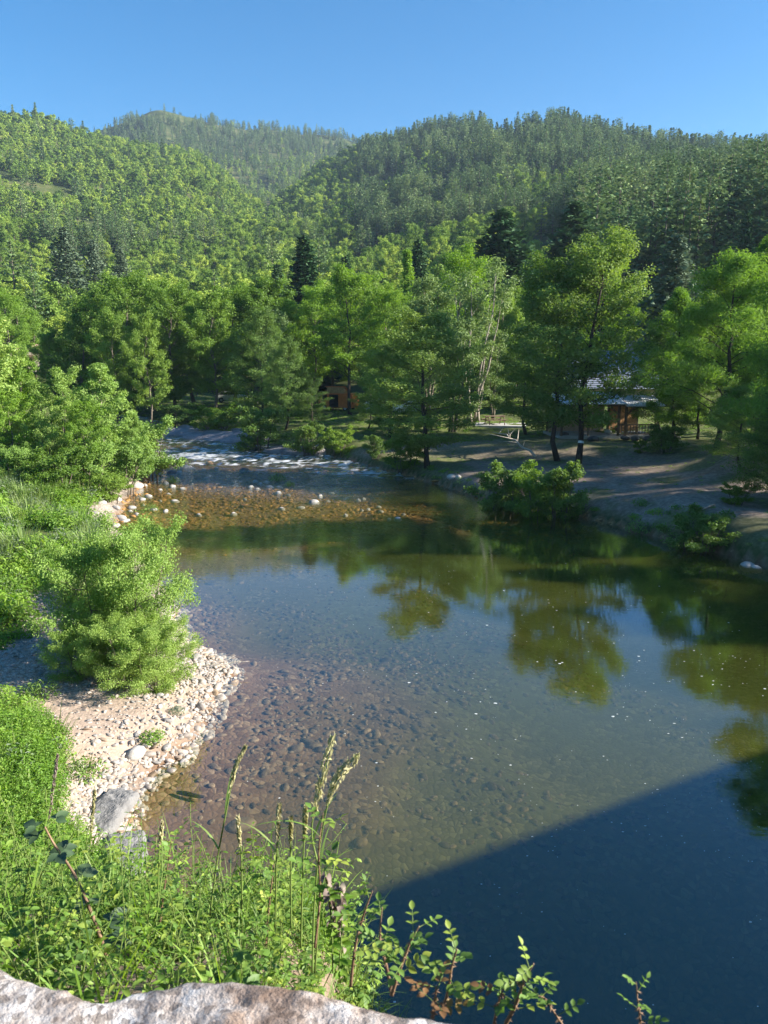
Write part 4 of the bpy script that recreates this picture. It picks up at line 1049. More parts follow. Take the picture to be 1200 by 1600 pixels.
M['slate'] = corr_mat('slate_roof', (.19, .21, .25), (.30, .32, .36), .3, .6, 0, 1)
M['timber'] = rough_mat('weathered_timber', (.11, .075, .05), (.24, .17, .115), 6, .85, .4, 20, stretch=(1, 1, .2))
M['timber_warm'] = rough_mat('warm_planks', (.42, .22, .10), (.60, .35, .17), 5, .8, .3, 16)
M['render'] = rough_mat('ochre_render', (.42, .30, .20), (.56, .42, .30), 2.5, .9, .3, 12)
M['stonewall'] = rough_mat('field_stone_wall', (.20, .165, .135), (.40, .34, .29), 2.2, .9, .8, 5, c3=(.30, .25, .21), bdist=.15)
M['hutroof'] = rough_mat('old_tile_roof', (.30, .20, .16), (.46, .33, .27), 3, .9, .5, 8)
M['concrete'] = rough_mat('terrace_concrete', (.34, .33, .32), (.48, .46, .44), 2, .9, .2, 12)
M['glass'] = plain('dark_glass', (.02, .025, .03), .12)
M['orange'] = plain('orange_paint', (.62, .17, .045), .4)
M['white'] = plain('white_paint', (.72, .72, .72), .4)
M['tyre'] = plain('tyre_rubber', (.02, .02, .02), .8)
M['steel'] = plain('wheel_steel', (.45, .45, .46), .35)
M['lamp'] = plain('lamp_lens', (.75, .72, .62), .2)
M['redlens'] = plain('red_lens', (.4, .03, .02), .25)
M['blazep'] = plain('white_blaze_paint', (.8, .8, .78), .7)

def part(name, B, mat, root, smooth=False):
    return link(name, B.mesh(name, [M[mat]] if isinstance(mat, str) else [M[k] for k in mat], smooth), root)
def root(name, loc, rz, label, cat, group=None):
    return place(name, [], loc, 1.0, rz, label, cat, group)

# open timber shelter with a ribbed tin roof in two sections
c0 = at_y(948, 684, 59.0); gl_ = 1.72
sh = root('picnic_shelter', (float(c0[0]) + .1, 61.3, gl_), R_(4), 'open timber shelter with pale ribbed tin roofs behind the pair of alders', 'shelter')
B = MB(); B.box((0, 0, .03), (7.9, 4.4, .30)); part('floor_slab', B, 'concrete', sh)
for sx in (-3.7, -1.6, .75, 1.3, 3.7):
    for sy in (-1.9, 1.9):
        B = MB(); B.box((sx, sy, 1.30), (.17, .17, 2.25)); part('post', B, 'timber', sh)
for sx, d in ((-3.7, 1), (.75, -1), (1.3, 1), (3.7, -1)):
    B = MB(); B.box((sx + d * .34, -1.9, 2.05), (.11, .11, .95), ry=d * R_(45)); part('brace', B, 'timber', sh)
for sy in (-1.9, 1.9):
    B = MB(); B.box((0, sy, 2.50), (7.8, .16, .18)); part('beam', B, 'timber', sh)
def pitched(x0, x1, depth, zeave, rise, th=.07):
    B = MB(); hd_ = depth / 2; an_ = math.atan2(rise, hd_); L = math.hypot(rise, hd_)
    for sgn in (-1, 1):
        B.box(((x0 + x1) / 2, sgn * hd_ / 2, zeave + rise / 2), (x1 - x0, L + .04, th), rx=-sgn * an_)
    return B
part('roof', pitched(-4.2, 1.02, 5.2, 2.62, .75), 'tin', sh)['label'] = 'long pale ribbed roof section'
part('roof', pitched(1.10, 4.1, 5.0, 2.45, .65), 'tin', sh)['label'] = 'lower right roof section'
B = MB(); B.add([(1.04, -2.3, 2.72), (1.04, 2.3, 2.72), (1.04, 0, 3.36), (1.10, -2.3, 2.72), (1.10, 2.3, 2.72), (1.10, 0, 3.36)], [(0, 1, 4, 3), (1, 2, 5, 4), (2, 0, 3, 5)], [(0, 2, 1), (3, 4, 5)])
part('gable_board', B, 'timber_warm', sh)
B = MB(); B.box((-1.4, 1.80, 1.30), (4.6, .06, 2.2)); part('back_wall', B, 'render', sh)
B = MB(); B.box((2.5, 1.80, 1.3), (2.3, .06, 2.2)); part('back_wall', B, 'timber_warm', sh)
for x0, x1 in ((.82, 3.62),):
    B = MB(); B.box(((x0 + x1) / 2, -2.05, 1.02), (x1 - x0, .09, .09)); B.box(((x0 + x1) / 2, -2.05, .30), (x1 - x0, .08, .08))
    rl = part('railing', B, 'timber', sh)
    for i in range(12):
        B = MB(); B.box((x0 + .12 + i * (x1 - x0 - .24) / 11, -2.05, .66), (.05, .05, .66)); part('baluster', B, 'timber', rl)
B = MB(); B.box((2.2, -2.28, -.18), (3.6, .06, .42)); part('skirting_board', B, 'concrete', sh)
B = MB(); B.box((2.4, .3, .62), (1.7, .42, .06)); B.box((1.7, .3, .38), (.08, .36, .44)); B.box((3.1, .3, .38), (.08, .36, .44)); 
tag(link('bench', B.mesh('bench', [M['timber_warm']]), None, (sh.location.x, sh.location.y, gl_), R_(4)), 'plain plank bench inside the open shelter', 'bench')

# house with a slate roof behind
hx_ = float(at_y(962, 600, 78)[0])
hz_ = gz(hx_, 80) - 1.5
ho = root('house', (hx_, 80.5, hz_), R_(-10), 'ochre rendered house with steep blue grey slate roof among the trees', 'house')
B = MB(); w, dp_, hh = 8.2, 7.0, 3.6
B.box((0, 0, hh / 2 - .3), (w, dp_, hh + .6))
gh = 3.3
B.add([(w / 2, -dp_ / 2, hh), (w / 2, dp_ / 2, hh), (w / 2, 0, hh + gh - .1), (w / 2 - .3, -dp_ / 2, hh), (w / 2 - .3, dp_ / 2, hh), (w / 2 - .3, 0, hh + gh - .1)], [(0, 1, 4, 3), (1, 2, 5, 4), (2, 0, 3, 5)], [(0, 2, 1), (3, 4, 5)])
B.add([(-w / 2, -dp_ / 2, hh), (-w / 2, dp_ / 2, hh), (-w / 2, 0, hh + gh - .1), (-w / 2 + .3, -dp_ / 2, hh), (-w / 2 + .3, dp_ / 2, hh), (-w / 2 + .3, 0, hh + gh - .1)], [(0, 3, 4, 1), (1, 4, 5, 2), (2, 5, 3, 0)], [(0, 1, 2), (3, 5, 4)])
part('wall', B, 'render', ho)
B = MB(); an_ = math.atan2(gh, dp_ / 2); L = math.hypot(gh, dp_ / 2) + .55
for sgn in (-1, 1): B.box((0, sgn * (dp_ / 4 + .12), hh + gh / 2 - .08), (w + .7, L, .12), rx=-sgn * an_)
rf = part('roof', B, 'slate', ho)
B = MB(); B.box((1.9, .5, hh + gh + .35), (.7, .7, 1.3)); B.box((1.9, .5, hh + gh + 1.04), (.86, .86, .10)); part('chimney', B, 'stonewall', rf)
for wx_, wz_ in ((-2.4, 1.7), (0.2, 1.7), (2.7, 1.7)):
    B = MB(); B.box((wx_, -dp_ / 2 - .02, wz_), (1.0, .06, 1.3)); wn_ = part('window', B, 'glass', ho)
    B = MB()
    for ox, oz, sx, sz in ((-.54, 0, .08, 1.46), (.54, 0, .08, 1.46), (0, .69, 1.0, .08), (0, -.69, 1.0, .08), (0, 0, .05, 1.28)): B.box((wx_ + ox, -dp_ / 2 - .06, wz_ + oz), (sx, .06, sz))
    part('frame', B, 'timber_warm', wn_)
B = MB(); B.box((w / 2 + .02, -.8, 1.05), (.06, 1.0, 2.1)); part('door', B, 'timber', ho)

# far stone hut on the left slope
p = at_y(46, 570, 118); hzz = gz(p[0], 118)
hu = root('stone_hut', (float(p[0]), 118, float(p[2]) - .4), R_(20), 'small pinkish stone hut on the left slope above the young trees', 'hut')
B = MB(); B.box((0, 0, 1.0), (3.0, 2.6, 3.2)); part('wall', B, 'stonewall', hu)
B = MB(); B.box((0, -.7, 2.95), (3.4, 1.85, .12), rx=R_(27)); B.box((0, .7, 2.95), (3.4, 1.85, .12), rx=R_(-27)); part('roof', B, 'hutroof', hu)
B = MB(); B.box((.4, -1.32, 1.1), (.8, .06, 1.5)); part('door', B, 'timber', hu)

# ------------------------------------------------------------------ vehicles
def wheels(rt, pos, r=.33, w=.22):
    for x, y in pos:
        B = MB(); B.tube([(x, y - w / 2, r), (x, y - w * .4, r), (x, y + w * .4, r), (x, y + w / 2, r)], [r * .9, r, r, r * .9], 18); t = part('wheel', B, 'tyre', rt, True)
        B = MB(); sg = -1 if y < 0 else 1; B.tube([(x, y + sg * (w / 2 - .02), r), (x, y + sg * (w / 2 + .015), r)], [r * .6, r * .55], 14); part('rim', B, 'steel', t)
def extrude_profile(B, prof, y0, y1, inset=0.08, m=0):
    """side profile (x, z) polygon extruded across, edges drawn in a little at the flanks"""
    P = np.array(prof, float); n = len(P); c = P.mean(0)
    sec = []
    for y, k in ((y0, inset), (y0 + .09, 0), (y1 - .09, 0), (y1, inset)):
        q = c + (P - c) * (1 - k); sec.append(np.stack([q[:, 0], np.full(n, y), q[:, 1]], 1))
    V = np.concatenate(sec); Q = []
    for s_ in range(3):
        for i in range(n): Q.append((s_ * n + i, s_ * n + (i + 1) % n, (s_ + 1) * n + (i + 1) % n, (s_ + 1) * n + i))
    T = [(0, i + 1, i) for i in range(1, n - 1)] + [(3 * n, 3 * n + i, 3 * n + i + 1) for i in range(1, n - 1)]
    B.add(V, Q, T, m)
vp = at_y(527, 640, 88); vz = gz(vp[0], 88)
van = root('camper_van', (float(vp[0]) + .1, 88.2, vz), R_(155), 'orange camper van with raised pop top and open side door on the meadow', 'van')
B = MB(); extrude_profile(B, [(-2.1, .35), (2.05, .35), (2.18, .75), (2.12, 1.05), (1.75, 1.85), (1.5, 1.95), (-2.0, 1.95), (-2.15, 1.7), (-2.2, .8)], -.86, .86); part('body', B, 'orange', van)
B = MB(); B.box((-.1, .3, 2.42), (2.5, 1.2, .08), rx=R_(28)); B.box((-.1, -.45, 2.15), (2.4, .05, .42)); part('pop_top', B, 'orange', van)
B = MB(); B.add([(-1.2, -.5, 1.97), (1.0, -.5, 1.97), (1.0, .75, 2.62), (-1.2, .75, 2.62), (-1.2, .75, 1.97), (1.0, .75, 1.97)], [(0, 3, 2, 1), (3, 4, 5, 2)], [(0, 4, 3), (1, 2, 5)]); part('pop_top_tent', B, 'timber_warm', van)
for x0, x1 in ((-1.9, -.9), (.95, 1.55)):
    for sg in (-1, 1):
        B = MB(); B.box(((x0 + x1) / 2, sg * .862, 1.5), (x1 - x0, .03, .5)); part('window', B, 'glass', van)
B = MB(); B.box((1.97, 0, 1.48), (.05, 1.45, .62), ry=R_(-25)); part('windscreen', B, 'glass', van)
B = MB(); B.box((.1, .862, 1.1), (1.15, .035, 1.4)); part('dark_door_panel', B, 'glass', van)  # flat dark sheet on the body, standing in for the shaded interior
B = MB(); B.box((-1.1, .93, 1.1), (1.15, .06, 1.45)); part('door', B, 'orange', van)
wheels(van, [(-1.35, -.80), (1.3, -.80), (-1.35, .80), (1.3, .80)])
for sg in (-1, 1):
    B = MB(); B.tube([(2.12, sg * .58, .85), (2.21, sg * .58, .85)], [.13, .12], 12); part('headlight', B, 'lamp', van)
    B = MB(); B.box((-2.19, sg * .68, .95), (.05, .16, .3)); part('taillight', B, 'redlens', van)
B = MB(); B.box((2.2, 0, .48), (.1, 1.66, .16)); part('bumper', B, 'white', van)

def car(loc, rz, label):
    c = root('parked_car', loc, rz, label, 'car')
    B = MB(); extrude_profile(B, [(-1.95, .3), (1.95, .3), (2.0, .62), (1.85, .82), (.95, .92), (.35, 1.40), (-1.2, 1.43), (-1.75, .98), (-2.0, .9)], -.82, .82, .07); part('body', B, 'white', c)
    for sg in (-1, 1):
        B = MB(); B.add([(.82, sg * .80, .96), (.30, sg * .78, 1.33), (-1.12, sg * .78, 1.35), (-1.5, sg * .80, .98), (.82, sg * .835, .96), (.30, sg * .815, 1.33), (-1.12, sg * .815, 1.35), (-1.5, sg * .835, .98)], [(0, 1, 2, 3), (7, 6, 5, 4), (0, 4, 5, 1), (1, 5, 6, 2), (2, 6, 7, 3), (3, 7, 4, 0)]); part('window', B, 'glass', c)
        B = MB(); B.box((1.93, sg * .58, .68), (.12, .3, .14)); part('headlight', B, 'lamp', c)
        B = MB(); B.box((-1.96, sg * .62, .78), (.08, .22, .18)); part('taillight', B, 'redlens', c)
    B = MB(); B.box((.66, 0, 1.15), (.04, 1.4, .62), ry=R_(-52)); part('windscreen', B, 'glass', c)
    wheels(c, [(-1.25, -.76), (1.25, -.76), (-1.25, .76), (1.25, .76)], .31, .2)
    return c
p = at_y(596, 640, 86); car((float(p[0]), 86, gz(p[0], 86)), R_(10), 'white parked car half hidden behind the trunk beside the orange van')
p = at_y(644, 645, 83); car((float(p[0]), 83, gz(p[0], 83)), R_(172), 'white parked car seen through the crown of the spreading alder')
p = at_y(362, 620, 100); car((float(p[0]), 100, gz(p[0], 100) + .1), R_(5), 'white parked car glimpsed under the right end of the dark tree row')

# picnic table on the terrace
p = at_z(772, 664, 1.9); tz = gz(p[0], p[1])
pv = MB(); pv.box((0, 0, 0), (4.4, 3.4, .22)); tp_ = link('terrace', pv.mesh('terrace', [M['concrete']]), None, (float(p[0]) + .6, float(p[1]) + .2, tz - .02), R_(-8)); tag(tp_, 'low grey concrete terrace under the picnic table', 'terrace')
pt = root('picnic_table', (float(p[0]), float(p[1]), tz + .09), R_(12), 'grey wooden picnic table with attached benches on the concrete terrace', 'table')
B = MB()
for i in range(5): B.box((0, -.32 + i * .16, .74), (1.9, .145, .045))
part('tabletop', B, 'timber', pt)
for sy in (-.75, .75):
    B = MB(); B.box((0, sy - .08, .44), (1.9, .145, .045)); B.box((0, sy + .08, .44), (1.9, .145, .045)); part('seat', B, 'timber', pt)
for sx in (-.7, .7):
    B = MB(); B.box((sx, 0, .68), (.06, .75, .09)); B.box((sx, 0, .38), (.06, 1.75, .09)); part('crossbeam', B, 'timber', pt)
    for sg in (-1, 1):
        B = MB(); B.box((sx + .055, sg * .48, .36), (.05, .10, .80), rx=R_(sg * 24)); part('leg', B, 'timber', pt)

# bleached fallen branch on the slope
def branch(name, px, py, z, L, az, el, r, mat, label, forks=5, seed=3, curve=.15):
    rg = np.random.default_rng(seed); p = at_z(px, py, z); g = max(gz(p[0], p[1]), z - 2)
    B = MB(); k = np.linspace(0, 1, 8)
    d = np.array((math.cos(az) * math.cos(el), math.sin(az) * math.cos(el), math.sin(el)))
    pts = d * (L * k)[:, None] + np.cumsum(rg.normal(size=(8, 3)) * L * .02, 0); pts[:, 2] += curve * L * np.sin(k * 3.14) * .4
    B.tube(pts, r * (1 - .75 * k), 6)
    for i in range(forks):
        q = rg.uniform(.25, .9); s0 = np.array([np.interp(q, k, pts[:, c]) for c in range(3)]); a2 = az + rg.choice([-1, 1]) * rg.uniform(.4, 1.0); l2 = L * rg.uniform(.15, .4)
        d2 = np.array((math.cos(a2), math.sin(a2), rg.uniform(-.1, .5)))
        B.tube(s0 + d2 * (l2 * np.array((0, .5, 1)))[:, None] + np.array((0, 0, .03)), r * .45 * np.array((1, .7, .2)), 4)
    return tag(link(name, B.mesh(name, [M[mat]], True), None, (p[0], p[1], g + r * .7)), label, 'branch')
branch('fallen_branch', 838, 722, .9, 5.5, R_(118), R_(14), .09, 'deadwood', 'bleached fallen branch lying up the slope left of the alder pair', 8, 4)
branch('driftwood_stick', 300, 1042, .3, 1.35, R_(8), R_(1), .018, 'deadwood', 'thin bleached stick reaching over the waterline below the willow bush', 2, 6, .03)
for i, (px, py, az, L) in enumerate([(1118, 795, 200, 2.4), (1130, 790, 245, 2.0), (1150, 792, 285, 2.2), (1105, 782, 185, 1.8)]):
    branch('exposed_root', px, py, 1.3, L, R_(az), R_(-18), .045, 'bark_pale', 'bare pale root snaking down the eroded right bank under the ashes', 3, 20 + i)['group'] = 'exposed roots on the right bank'
# the painted blaze sits on the leaning alder
for o in list(sc.objects):
    if o.get('label', '').startswith('tall alder right of the pair'):
        q_ = np.array([v.co[:] for v in K['alder_b'][0][1].vertices[0:14]]); c0_, c1_ = q_[:7].mean(0), q_[7:].mean(0)
        f_ = lambda z: c0_ + (c1_ - c0_) * ((z - c0_[2]) / (c1_[2] - c0_[2]))
        r1_ = float(np.linalg.norm(q_[7:] - c1_, axis=1).mean())
        B = MB(); B.tube([f_(1.34), f_(1.50)], [r1_ * 1.13, r1_ * 1.06], 10, cap=False)
        bz = link('painted_blaze', B.mesh('painted_blaze', [M['blazep']], True), o)
# submerged dark stick
p = at_z(297, 1244, -.08)
B = MB(); B.tube([(-.26, .08, 0), (-.1, .03, .01), (.12, -.04, .0), (.28, -.09, .01)], [.035, .045, .04, .025], 6)
tag(link('sunken_stick', B.mesh('sunken_stick', [M['darkwood']], True), None, (p[0], p[1], -.05)), 'short dark stick lying in the shallows beside the gravel point', 'stick')

# ------------------------------------------------------------------ rocks and pebbles
def rock_grid(name, c, size, rz, seed, mat, label, cat='rock', tilt=(0, 0), amp=.25, kind_=None):
    """a broken bedrock mass: displaced, rounded block resting in the ground"""
    n = 34; u = np.linspace(-1, 1, n); U, Vv = np.meshgrid(u, u)
    r = np.maximum(np.abs(U), np.abs(Vv)); e = np.clip(1 - (r ** 5), 0, 1)
    st = fbm(U * 1.6 + seed, Vv * 4.5, seed, 4); stp = np.floor(st * 7) / 7 * .6 + st * .4
    z = e ** .5 * (.45 + amp * 2.2 * (stp - .3)) - .1
    edge = 1 + .42 * (fbm(U * 1.7 + 9, Vv * 1.7 + seed, seed + 5, 4) - .5) - .10 * (U * Vv) ** 2
    V = np.stack([U * edge * size[0] / 2, Vv * edge * size[1] / 2, z * size[2]], -1).reshape(-1, 3)
    V[:, 2] += V[:, 0] * tilt[0] + V[:, 1] * tilt[1]
    ii = (np.arange(n - 1)[:, None] * n + np.arange(n - 1)[None, :]); Q = np.stack([ii, ii + 1, ii + n + 1, ii + n], -1).reshape(-1, 4)
    me = mk_mesh(name, V, Q, None, [M[mat]], None, False)
    return tag(link(name, me, None, c, rz), label, cat)
for px, py, sz, rz, sd, lab in [(370, 684, (9.5, 5.5, 1.3), -.55, 3, 'broad sloping bedrock slab above the rapids, largest of the three'), (296, 678, (6.5, 4.5, 1.2), -.5, 5, 'bedrock slab beside the left thicket'), (470, 700, (6.0, 3.2, .7), -.45, 8, 'low bedrock slab under the shaded shrubs')]:
    p = at_z(px, py, .55); rock_grid('bedrock_slab', (p[0], p[1], water_lift(p[0], p[1]) - .02), sz, rz, sd, 'slab', lab, 'rock', (.02, .06))
rock_grid('footing_block', tuple(at_z(170, 1262, .40)[:2]) + (.32,), (.70, 1.35, .30), R_(-8), 12, 'granite', 'grey worn granite footing at the edge of the shallows', 'footing', (0, .03), .14)
rock_grid('footing_block', tuple(at_z(192, 1330, .42)[:2]) + (.30,), (.70, 1.3, .30), R_(14), 14, 'granite', 'second grey footing half covered by the brambles', 'footing', (0, .03), .14)

stones = [gen_stone(300 + i, .62 + .08 * (i % 3), 'rock') for i in range(6)]
stones_d = [gen_stone(310 + i, .6, 'rock_dark') for i in range(3)]; stones_r = [gen_stone(315 + i, .6, 'rock_red') for i in range(2)]
def stone(px, py, s, label=None, me=None, group=None, sink=.25, name='river_rock', rs_=rs):
    p = at_z(px, py, 0.1); g = max(gz(p[0], p[1]), water_lift(p[0], p[1])[()] - .12 if np.ndim(water_lift(p[0], p[1])) == 0 else -.1)
    o = link(name, me or rs_.choice(stones), None, (p[0], p[1], g + s * (.30 - sink)), rs_.uniform(0, 6.28), (s * rs_.uniform(.85, 1.25), s * rs_.uniform(.8, 1.1), s * rs_.uniform(.8, 1.1)))
    return tag(o, label, 'rock', group)
G1 = 'pale stones along the riffle and left margin'
stone(490, 781, .62, 'whitest angular rock on the gravel bar, left of the last small stones')
stone(268, 736, .75, 'dark rounded boulder in the white water by the left bank', stones_d[0])
stone(381, 731, .80, 'dark reddish boulder alone in the middle of the rapids', stones_d[1])
stone(327, 720, .55, 'orange brown boulder in the white water', stones_r[0])
stone(290, 728, 1.0, 'largest pale boulder beside the dark one at the left bank')
stone(307, 741, .55, 'orange stone at the upper edge of the riffle', stones_r[1])
stone(214, 760, .8, 'big pale boulder under the willow shrub by the riffle')
stone(213, 1192, .36, 'largest cream boulder on the gravel point', sink=.2)
for px, py, s in [(280, 735, .6), (300, 728, .5), (318, 730, .45), (275, 745, .5), (258, 752, .6), (244, 750, .5), (250, 762, .45), (269, 757, .7), (285, 760, .4), (322, 744, .6), (338, 728, .4), (398, 748, .5), (407, 752, .45), (416, 749, .5), (421, 757, .55), (435, 766, .6), (436, 757, .45), (450, 769, .4), (392, 757, .55), (402, 760, .5),
                  (382, 776, .45), (226, 756, .5), (231, 772, .6), (222, 777, .6), (206, 790, .55), (203, 795, .4), (240, 793, .55), (259, 795, .6), (273, 779, .45), (250, 778, .35), (213, 800, .4), (196, 810, .55), (188, 806, .6), (181, 798, .5), (180, 818, .45), (243, 826, .4), (224, 785, .35), (186, 784, .5), (170, 788, .4),
                  (565, 792, .35), (575, 791, .38), (595, 794, .42), (608, 806, .3), (622, 806, .5), (630, 798, .3), (560, 777, .35), (568, 775, .4), (518, 766, .45), (500, 771, .4), (512, 778, .35), (592, 787, .35), (310, 800, .45), (365, 798, .5), (440, 790, .5), (470, 788, .45), (540, 800, .4), (705, 757, .7), (716, 759, .55), (830, 792, .5), (230, 742, .5), (236, 730, .4), (248, 738, .5), (262, 768, .4), (300, 752, .35), (346, 756, .35), (160, 800, .45), (150, 815, .4), (132, 842, .4)]:
    stone(px, py, s * .85, 'pale rounded stone among the stones of the riffle margin', None, G1)
stone(948, 713, .75, 'white topped boulder on the grass below the shelter', sink=.05); stone(962, 708, .5, 'grey boulder right of the white topped one', stones_d[2], sink=.1)
stone(1168, 878, .6, 'pale flat stone at the right bank waterline'); stone(1182, 882, .45, 'smaller pale stone at the right edge of the waterline', stones[2])
rr = np.random.default_rng(9)
for i, (px, y0) in enumerate([(905, 722), (925, 722), (990, 722), (1010, 724), (1030, 722), (1050, 726), (880, 716), (975, 720)]):
    stone(px, y0, .75, 'grey stone of the low retaining edge below the shelter', stones_d[i % 3], 'stones of the low edge below the shelter', .05)

# pebbles of the gravel beach: the largest ones singly, the rest as gravel
pst = [gen_stone(330 + i, .42 + .09 * (i % 4), ['pebble', 'pebble', 'pebble_grey', 'pebble', 'pebble_tan', 'pebble'][i % 6], 2, .30) for i in range(10)]
pts = []
rb = np.random.default_rng(31)
bxy = np.stack([rb.uniform(-14, -2.5, 52000), rb.uniform(9, 24, 52000)], 1)
s = shore(bxy[:, 0], bxy[:, 1]); ok = (inpoly(BEACH, bxy[:, 0], bxy[:, 1]) & (s > -.25)) | ((s > -.35) & (s < .5) & (bxy[:, 0] < -3.5) & (bxy[:, 1] > 12.3))
bxy, s = bxy[ok], s[ok]
edge = np.exp(-np.clip(s, 0, 9) / 1.0)
sandm = sstep(.45, .62, fbm(bxy[:, 0] * .35 + 3, bxy[:, 1] * .35, 21, 3))
ok = rb.uniform(0, 1, len(bxy)) < .25 + .75 * edge + .35 * (1 - sandm) - .25 * sandm
bxy, edge, s = bxy[ok], edge[ok], s[ok]
bz = ground(bxy[:, 0], bxy[:, 1])
sz = .04 + .045 * rb.gamma(1.6, .6, len(bxy)) * (.6 + .75 * edge)
px_, py_ = to_px(bxy[:, 0], bxy[:, 1], bz)
vis_ = (px_ > -5) & (px_ < 360) & (py_ < 1330) & ~((px_ > 100) & (px_ < 280) & (py_ < 1075))
order = np.argsort(-np.where(vis_, sz, 0) / np.maximum(bxy[:, 1], 1))
big = order[:290]; isb = np.zeros(len(bxy), bool); isb[big] = True
for i in big:
    s_ = float(sz[i] * .92)
    o = link('pebble', pst[int(rb.integers(0, 10))], None, (bxy[i, 0], bxy[i, 1], bz[i] + s_ * .06), rb.uniform(0, 6.28), (s_ * rb.uniform(.85, 1.3), s_ * rb.uniform(.8, 1.1), s_))
    o.rotation_euler = (rb.normal() * .2, rb.normal() * .2, rb.uniform(0, 6.28))
    tag(o, 'pale rounded pebble among the larger stones of the gravel point', 'pebble', 'larger pebbles of the gravel point')
r_ = ~isb; nr = int(r_.sum())
scatter('gravel', np.stack([bxy[r_, 0], bxy[r_, 1], bz[r_] + sz[r_] * .02], 1), np.stack([rb.normal(size=nr) * .25, rb.normal(size=nr) * .25, rb.uniform(0, 6.28, nr)], 1), np.stack([sz[r_] * rb.uniform(.85, 1.3, nr), sz[r_] * rb.uniform(.8, 1.1, nr), sz[r_]], 1), rb.integers(0, 10, nr), pst, 'pale river gravel of the left beach', 'gravel')
# cobbles on the bed
X = np.concatenate([rb.uniform(-9, 8, 12000), rb.uniform(-22, 10, 12000)]); Y = np.concatenate([rb.uniform(9, 26, 12000), rb.uniform(26, 56, 12000)])
s = shore(X, Y); zb = ground(X, Y, s); dpt = water_lift(X, Y) - zb
ok = (s < .1) & (dpt < 1.35) & (np.abs(X) < Y * .55 + 1) & (rb.uniform(0, 1, len(X)) < np.where(Y > 36, .95, .18 + .62 * sstep(.40, .58, fbm(X * .5, Y * .5, 93, 3)) * sstep(12.0, 14.5, Y)))
X, Y, zb = X[ok], Y[ok], zb[ok]; n = len(X)
so = np.where(Y > 36, .10 + .085 * rb.gamma(2, .5, n), .06 + .055 * rb.gamma(2, .55, n))
org = (Y > 31) & (rb.uniform(0, 1, n) < sstep(31, 36, Y))
bst = [gen_stone(350 + i, .42 + .08 * (i % 3), 'bedstone') for i in range(5)] + [gen_stone(356 + i, .40 + .06 * (i % 3), 'bedorange') for i in range(5)]
scatter('bed_cobbles', np.stack([X, Y, zb + so * .04], 1), np.stack([rb.normal(size=n) * .15, rb.normal(size=n) * .15, rb.uniform(0, 6.28, n)], 1), np.stack([so * rb.uniform(.85, 1.4, n), so * rb.uniform(.8, 1.2, n), so], 1), np.where(org, 5, 0) + rb.integers(0, 5, n), bst, 'brown and orange cobbles under the clear water', 'cobbles')

# flecks of foam drifting on the pool
B = MB(); rf_ = np.random.default_rng(51)
fx_, fy_ = rf_.uniform(380, 1200, 2300), rf_.uniform(880, 1580, 2300)
den = sstep(.38, .62, fbm((fx_ + fy_ * .5) / 150, (fy_ - fx_ * .35) / 45, 97, 3)) * 1.3 * np.clip(.16 + .9 * sstep(500, 1150, fx_) * np.exp(-((fy_ - 1060 - (fx_ - 1000) * .3) / 170) ** 2), 0, 1)
ok = rf_.uniform(0, 1, 2300) < den; fx_, fy_ = fx_[ok], fy_[ok]
for qx, qy in zip(fx_, fy_):
    p = at_z(qx, qy, 0); sz_ = .004 + .0055 * rf_.gamma(1.2, .8); n = 7; a_ = np.arange(n) * 2 * math.pi / n
    rr_ = sz_ * rf_.uniform(.6, 1.2, n); st_ = rf_.uniform(1, 1.9)
    c = np.stack([p[0] + np.cos(a_) * rr_ * st_, p[1] + np.sin(a_) * rr_, np.full(n, .004)], 1)
    B.add(np.concatenate([c, [[p[0], p[1], .009]]]), None, [(i, (i + 1) % n, n) for i in range(n)])
m, nt, out = new_mat('foam'); d_ = nt.nodes.new('ShaderNodeBsdfDiffuse'); d_.inputs[0].default_value = (.62, .64, .62, 1); nt.links.new(d_.outputs[0], out.inputs[0])
M['foam'] = m
tag(link('foam_flecks', B.mesh('foam_flecks', [m])), 'small white foam flecks drifting on the dark pool', 'foam', None, 'stuff')
# ------------------------------------------------------------------ bridge and wing wall the picture is taken from
M['parapet'] = None
m, nt, out = new_mat('weathered_concrete'); N = NT(nt)
pos = N.objc()
n1 = N.noise(6, 6, .65, pos); n2 = N.noise(34, 5, .7, pos); n3 = N.noise(150, 4, .7, pos)
vo = N.n('ShaderNodeTexVoronoi', i_Scale=95.0); N.l(pos, vo.inputs['Vector'])
c = N.ramp(n2, [(.30, (.30, .245, .215)), (.48, (.46, .41, .375)), (.66, (.66, .635, .62))])
c = N.mix(N.ramp(n1, [(.44, (0, 0, 0)), (.60, (1, 1, 1))]), c, N.ramp(n2, [(.3, (.30, .195, .13)), (.7, (.52, .37, .27))]))
sepc = N.n('ShaderNodeSeparateColor'); N.l(vo.outputs['Color'], sepc.inputs[0])
c = N.mix(N.ramp(sepc.outputs[0], [(.78, (0, 0, 0)), (.82, (.65, .65, .65))]), c, (.14, .115, .10))
c = N.mix(N.ramp(N.noise(3.1, 4, .6, pos), [(.56, (0, 0, 0)), (.64, (.8, .8, .8))]), c, (.13, .085, .065))
b = N.n('ShaderNodeBsdfPrincipled', i_Roughness=.95); b.inputs['Specular IOR Level'].default_value = .1; N.l(c, b.inputs['Base Color'])
bn = N.n('ShaderNodeBump', i_Strength=.9, i_Distance=.01); N.l(N.math('ADD', n3, N.math('MULTIPLY', n2, .8)), bn.inputs['Height']); N.l(bn.outputs[0], b.inputs['Normal'])
N.l(b.outputs[0], out.inputs[0]); M['parapet'] = m

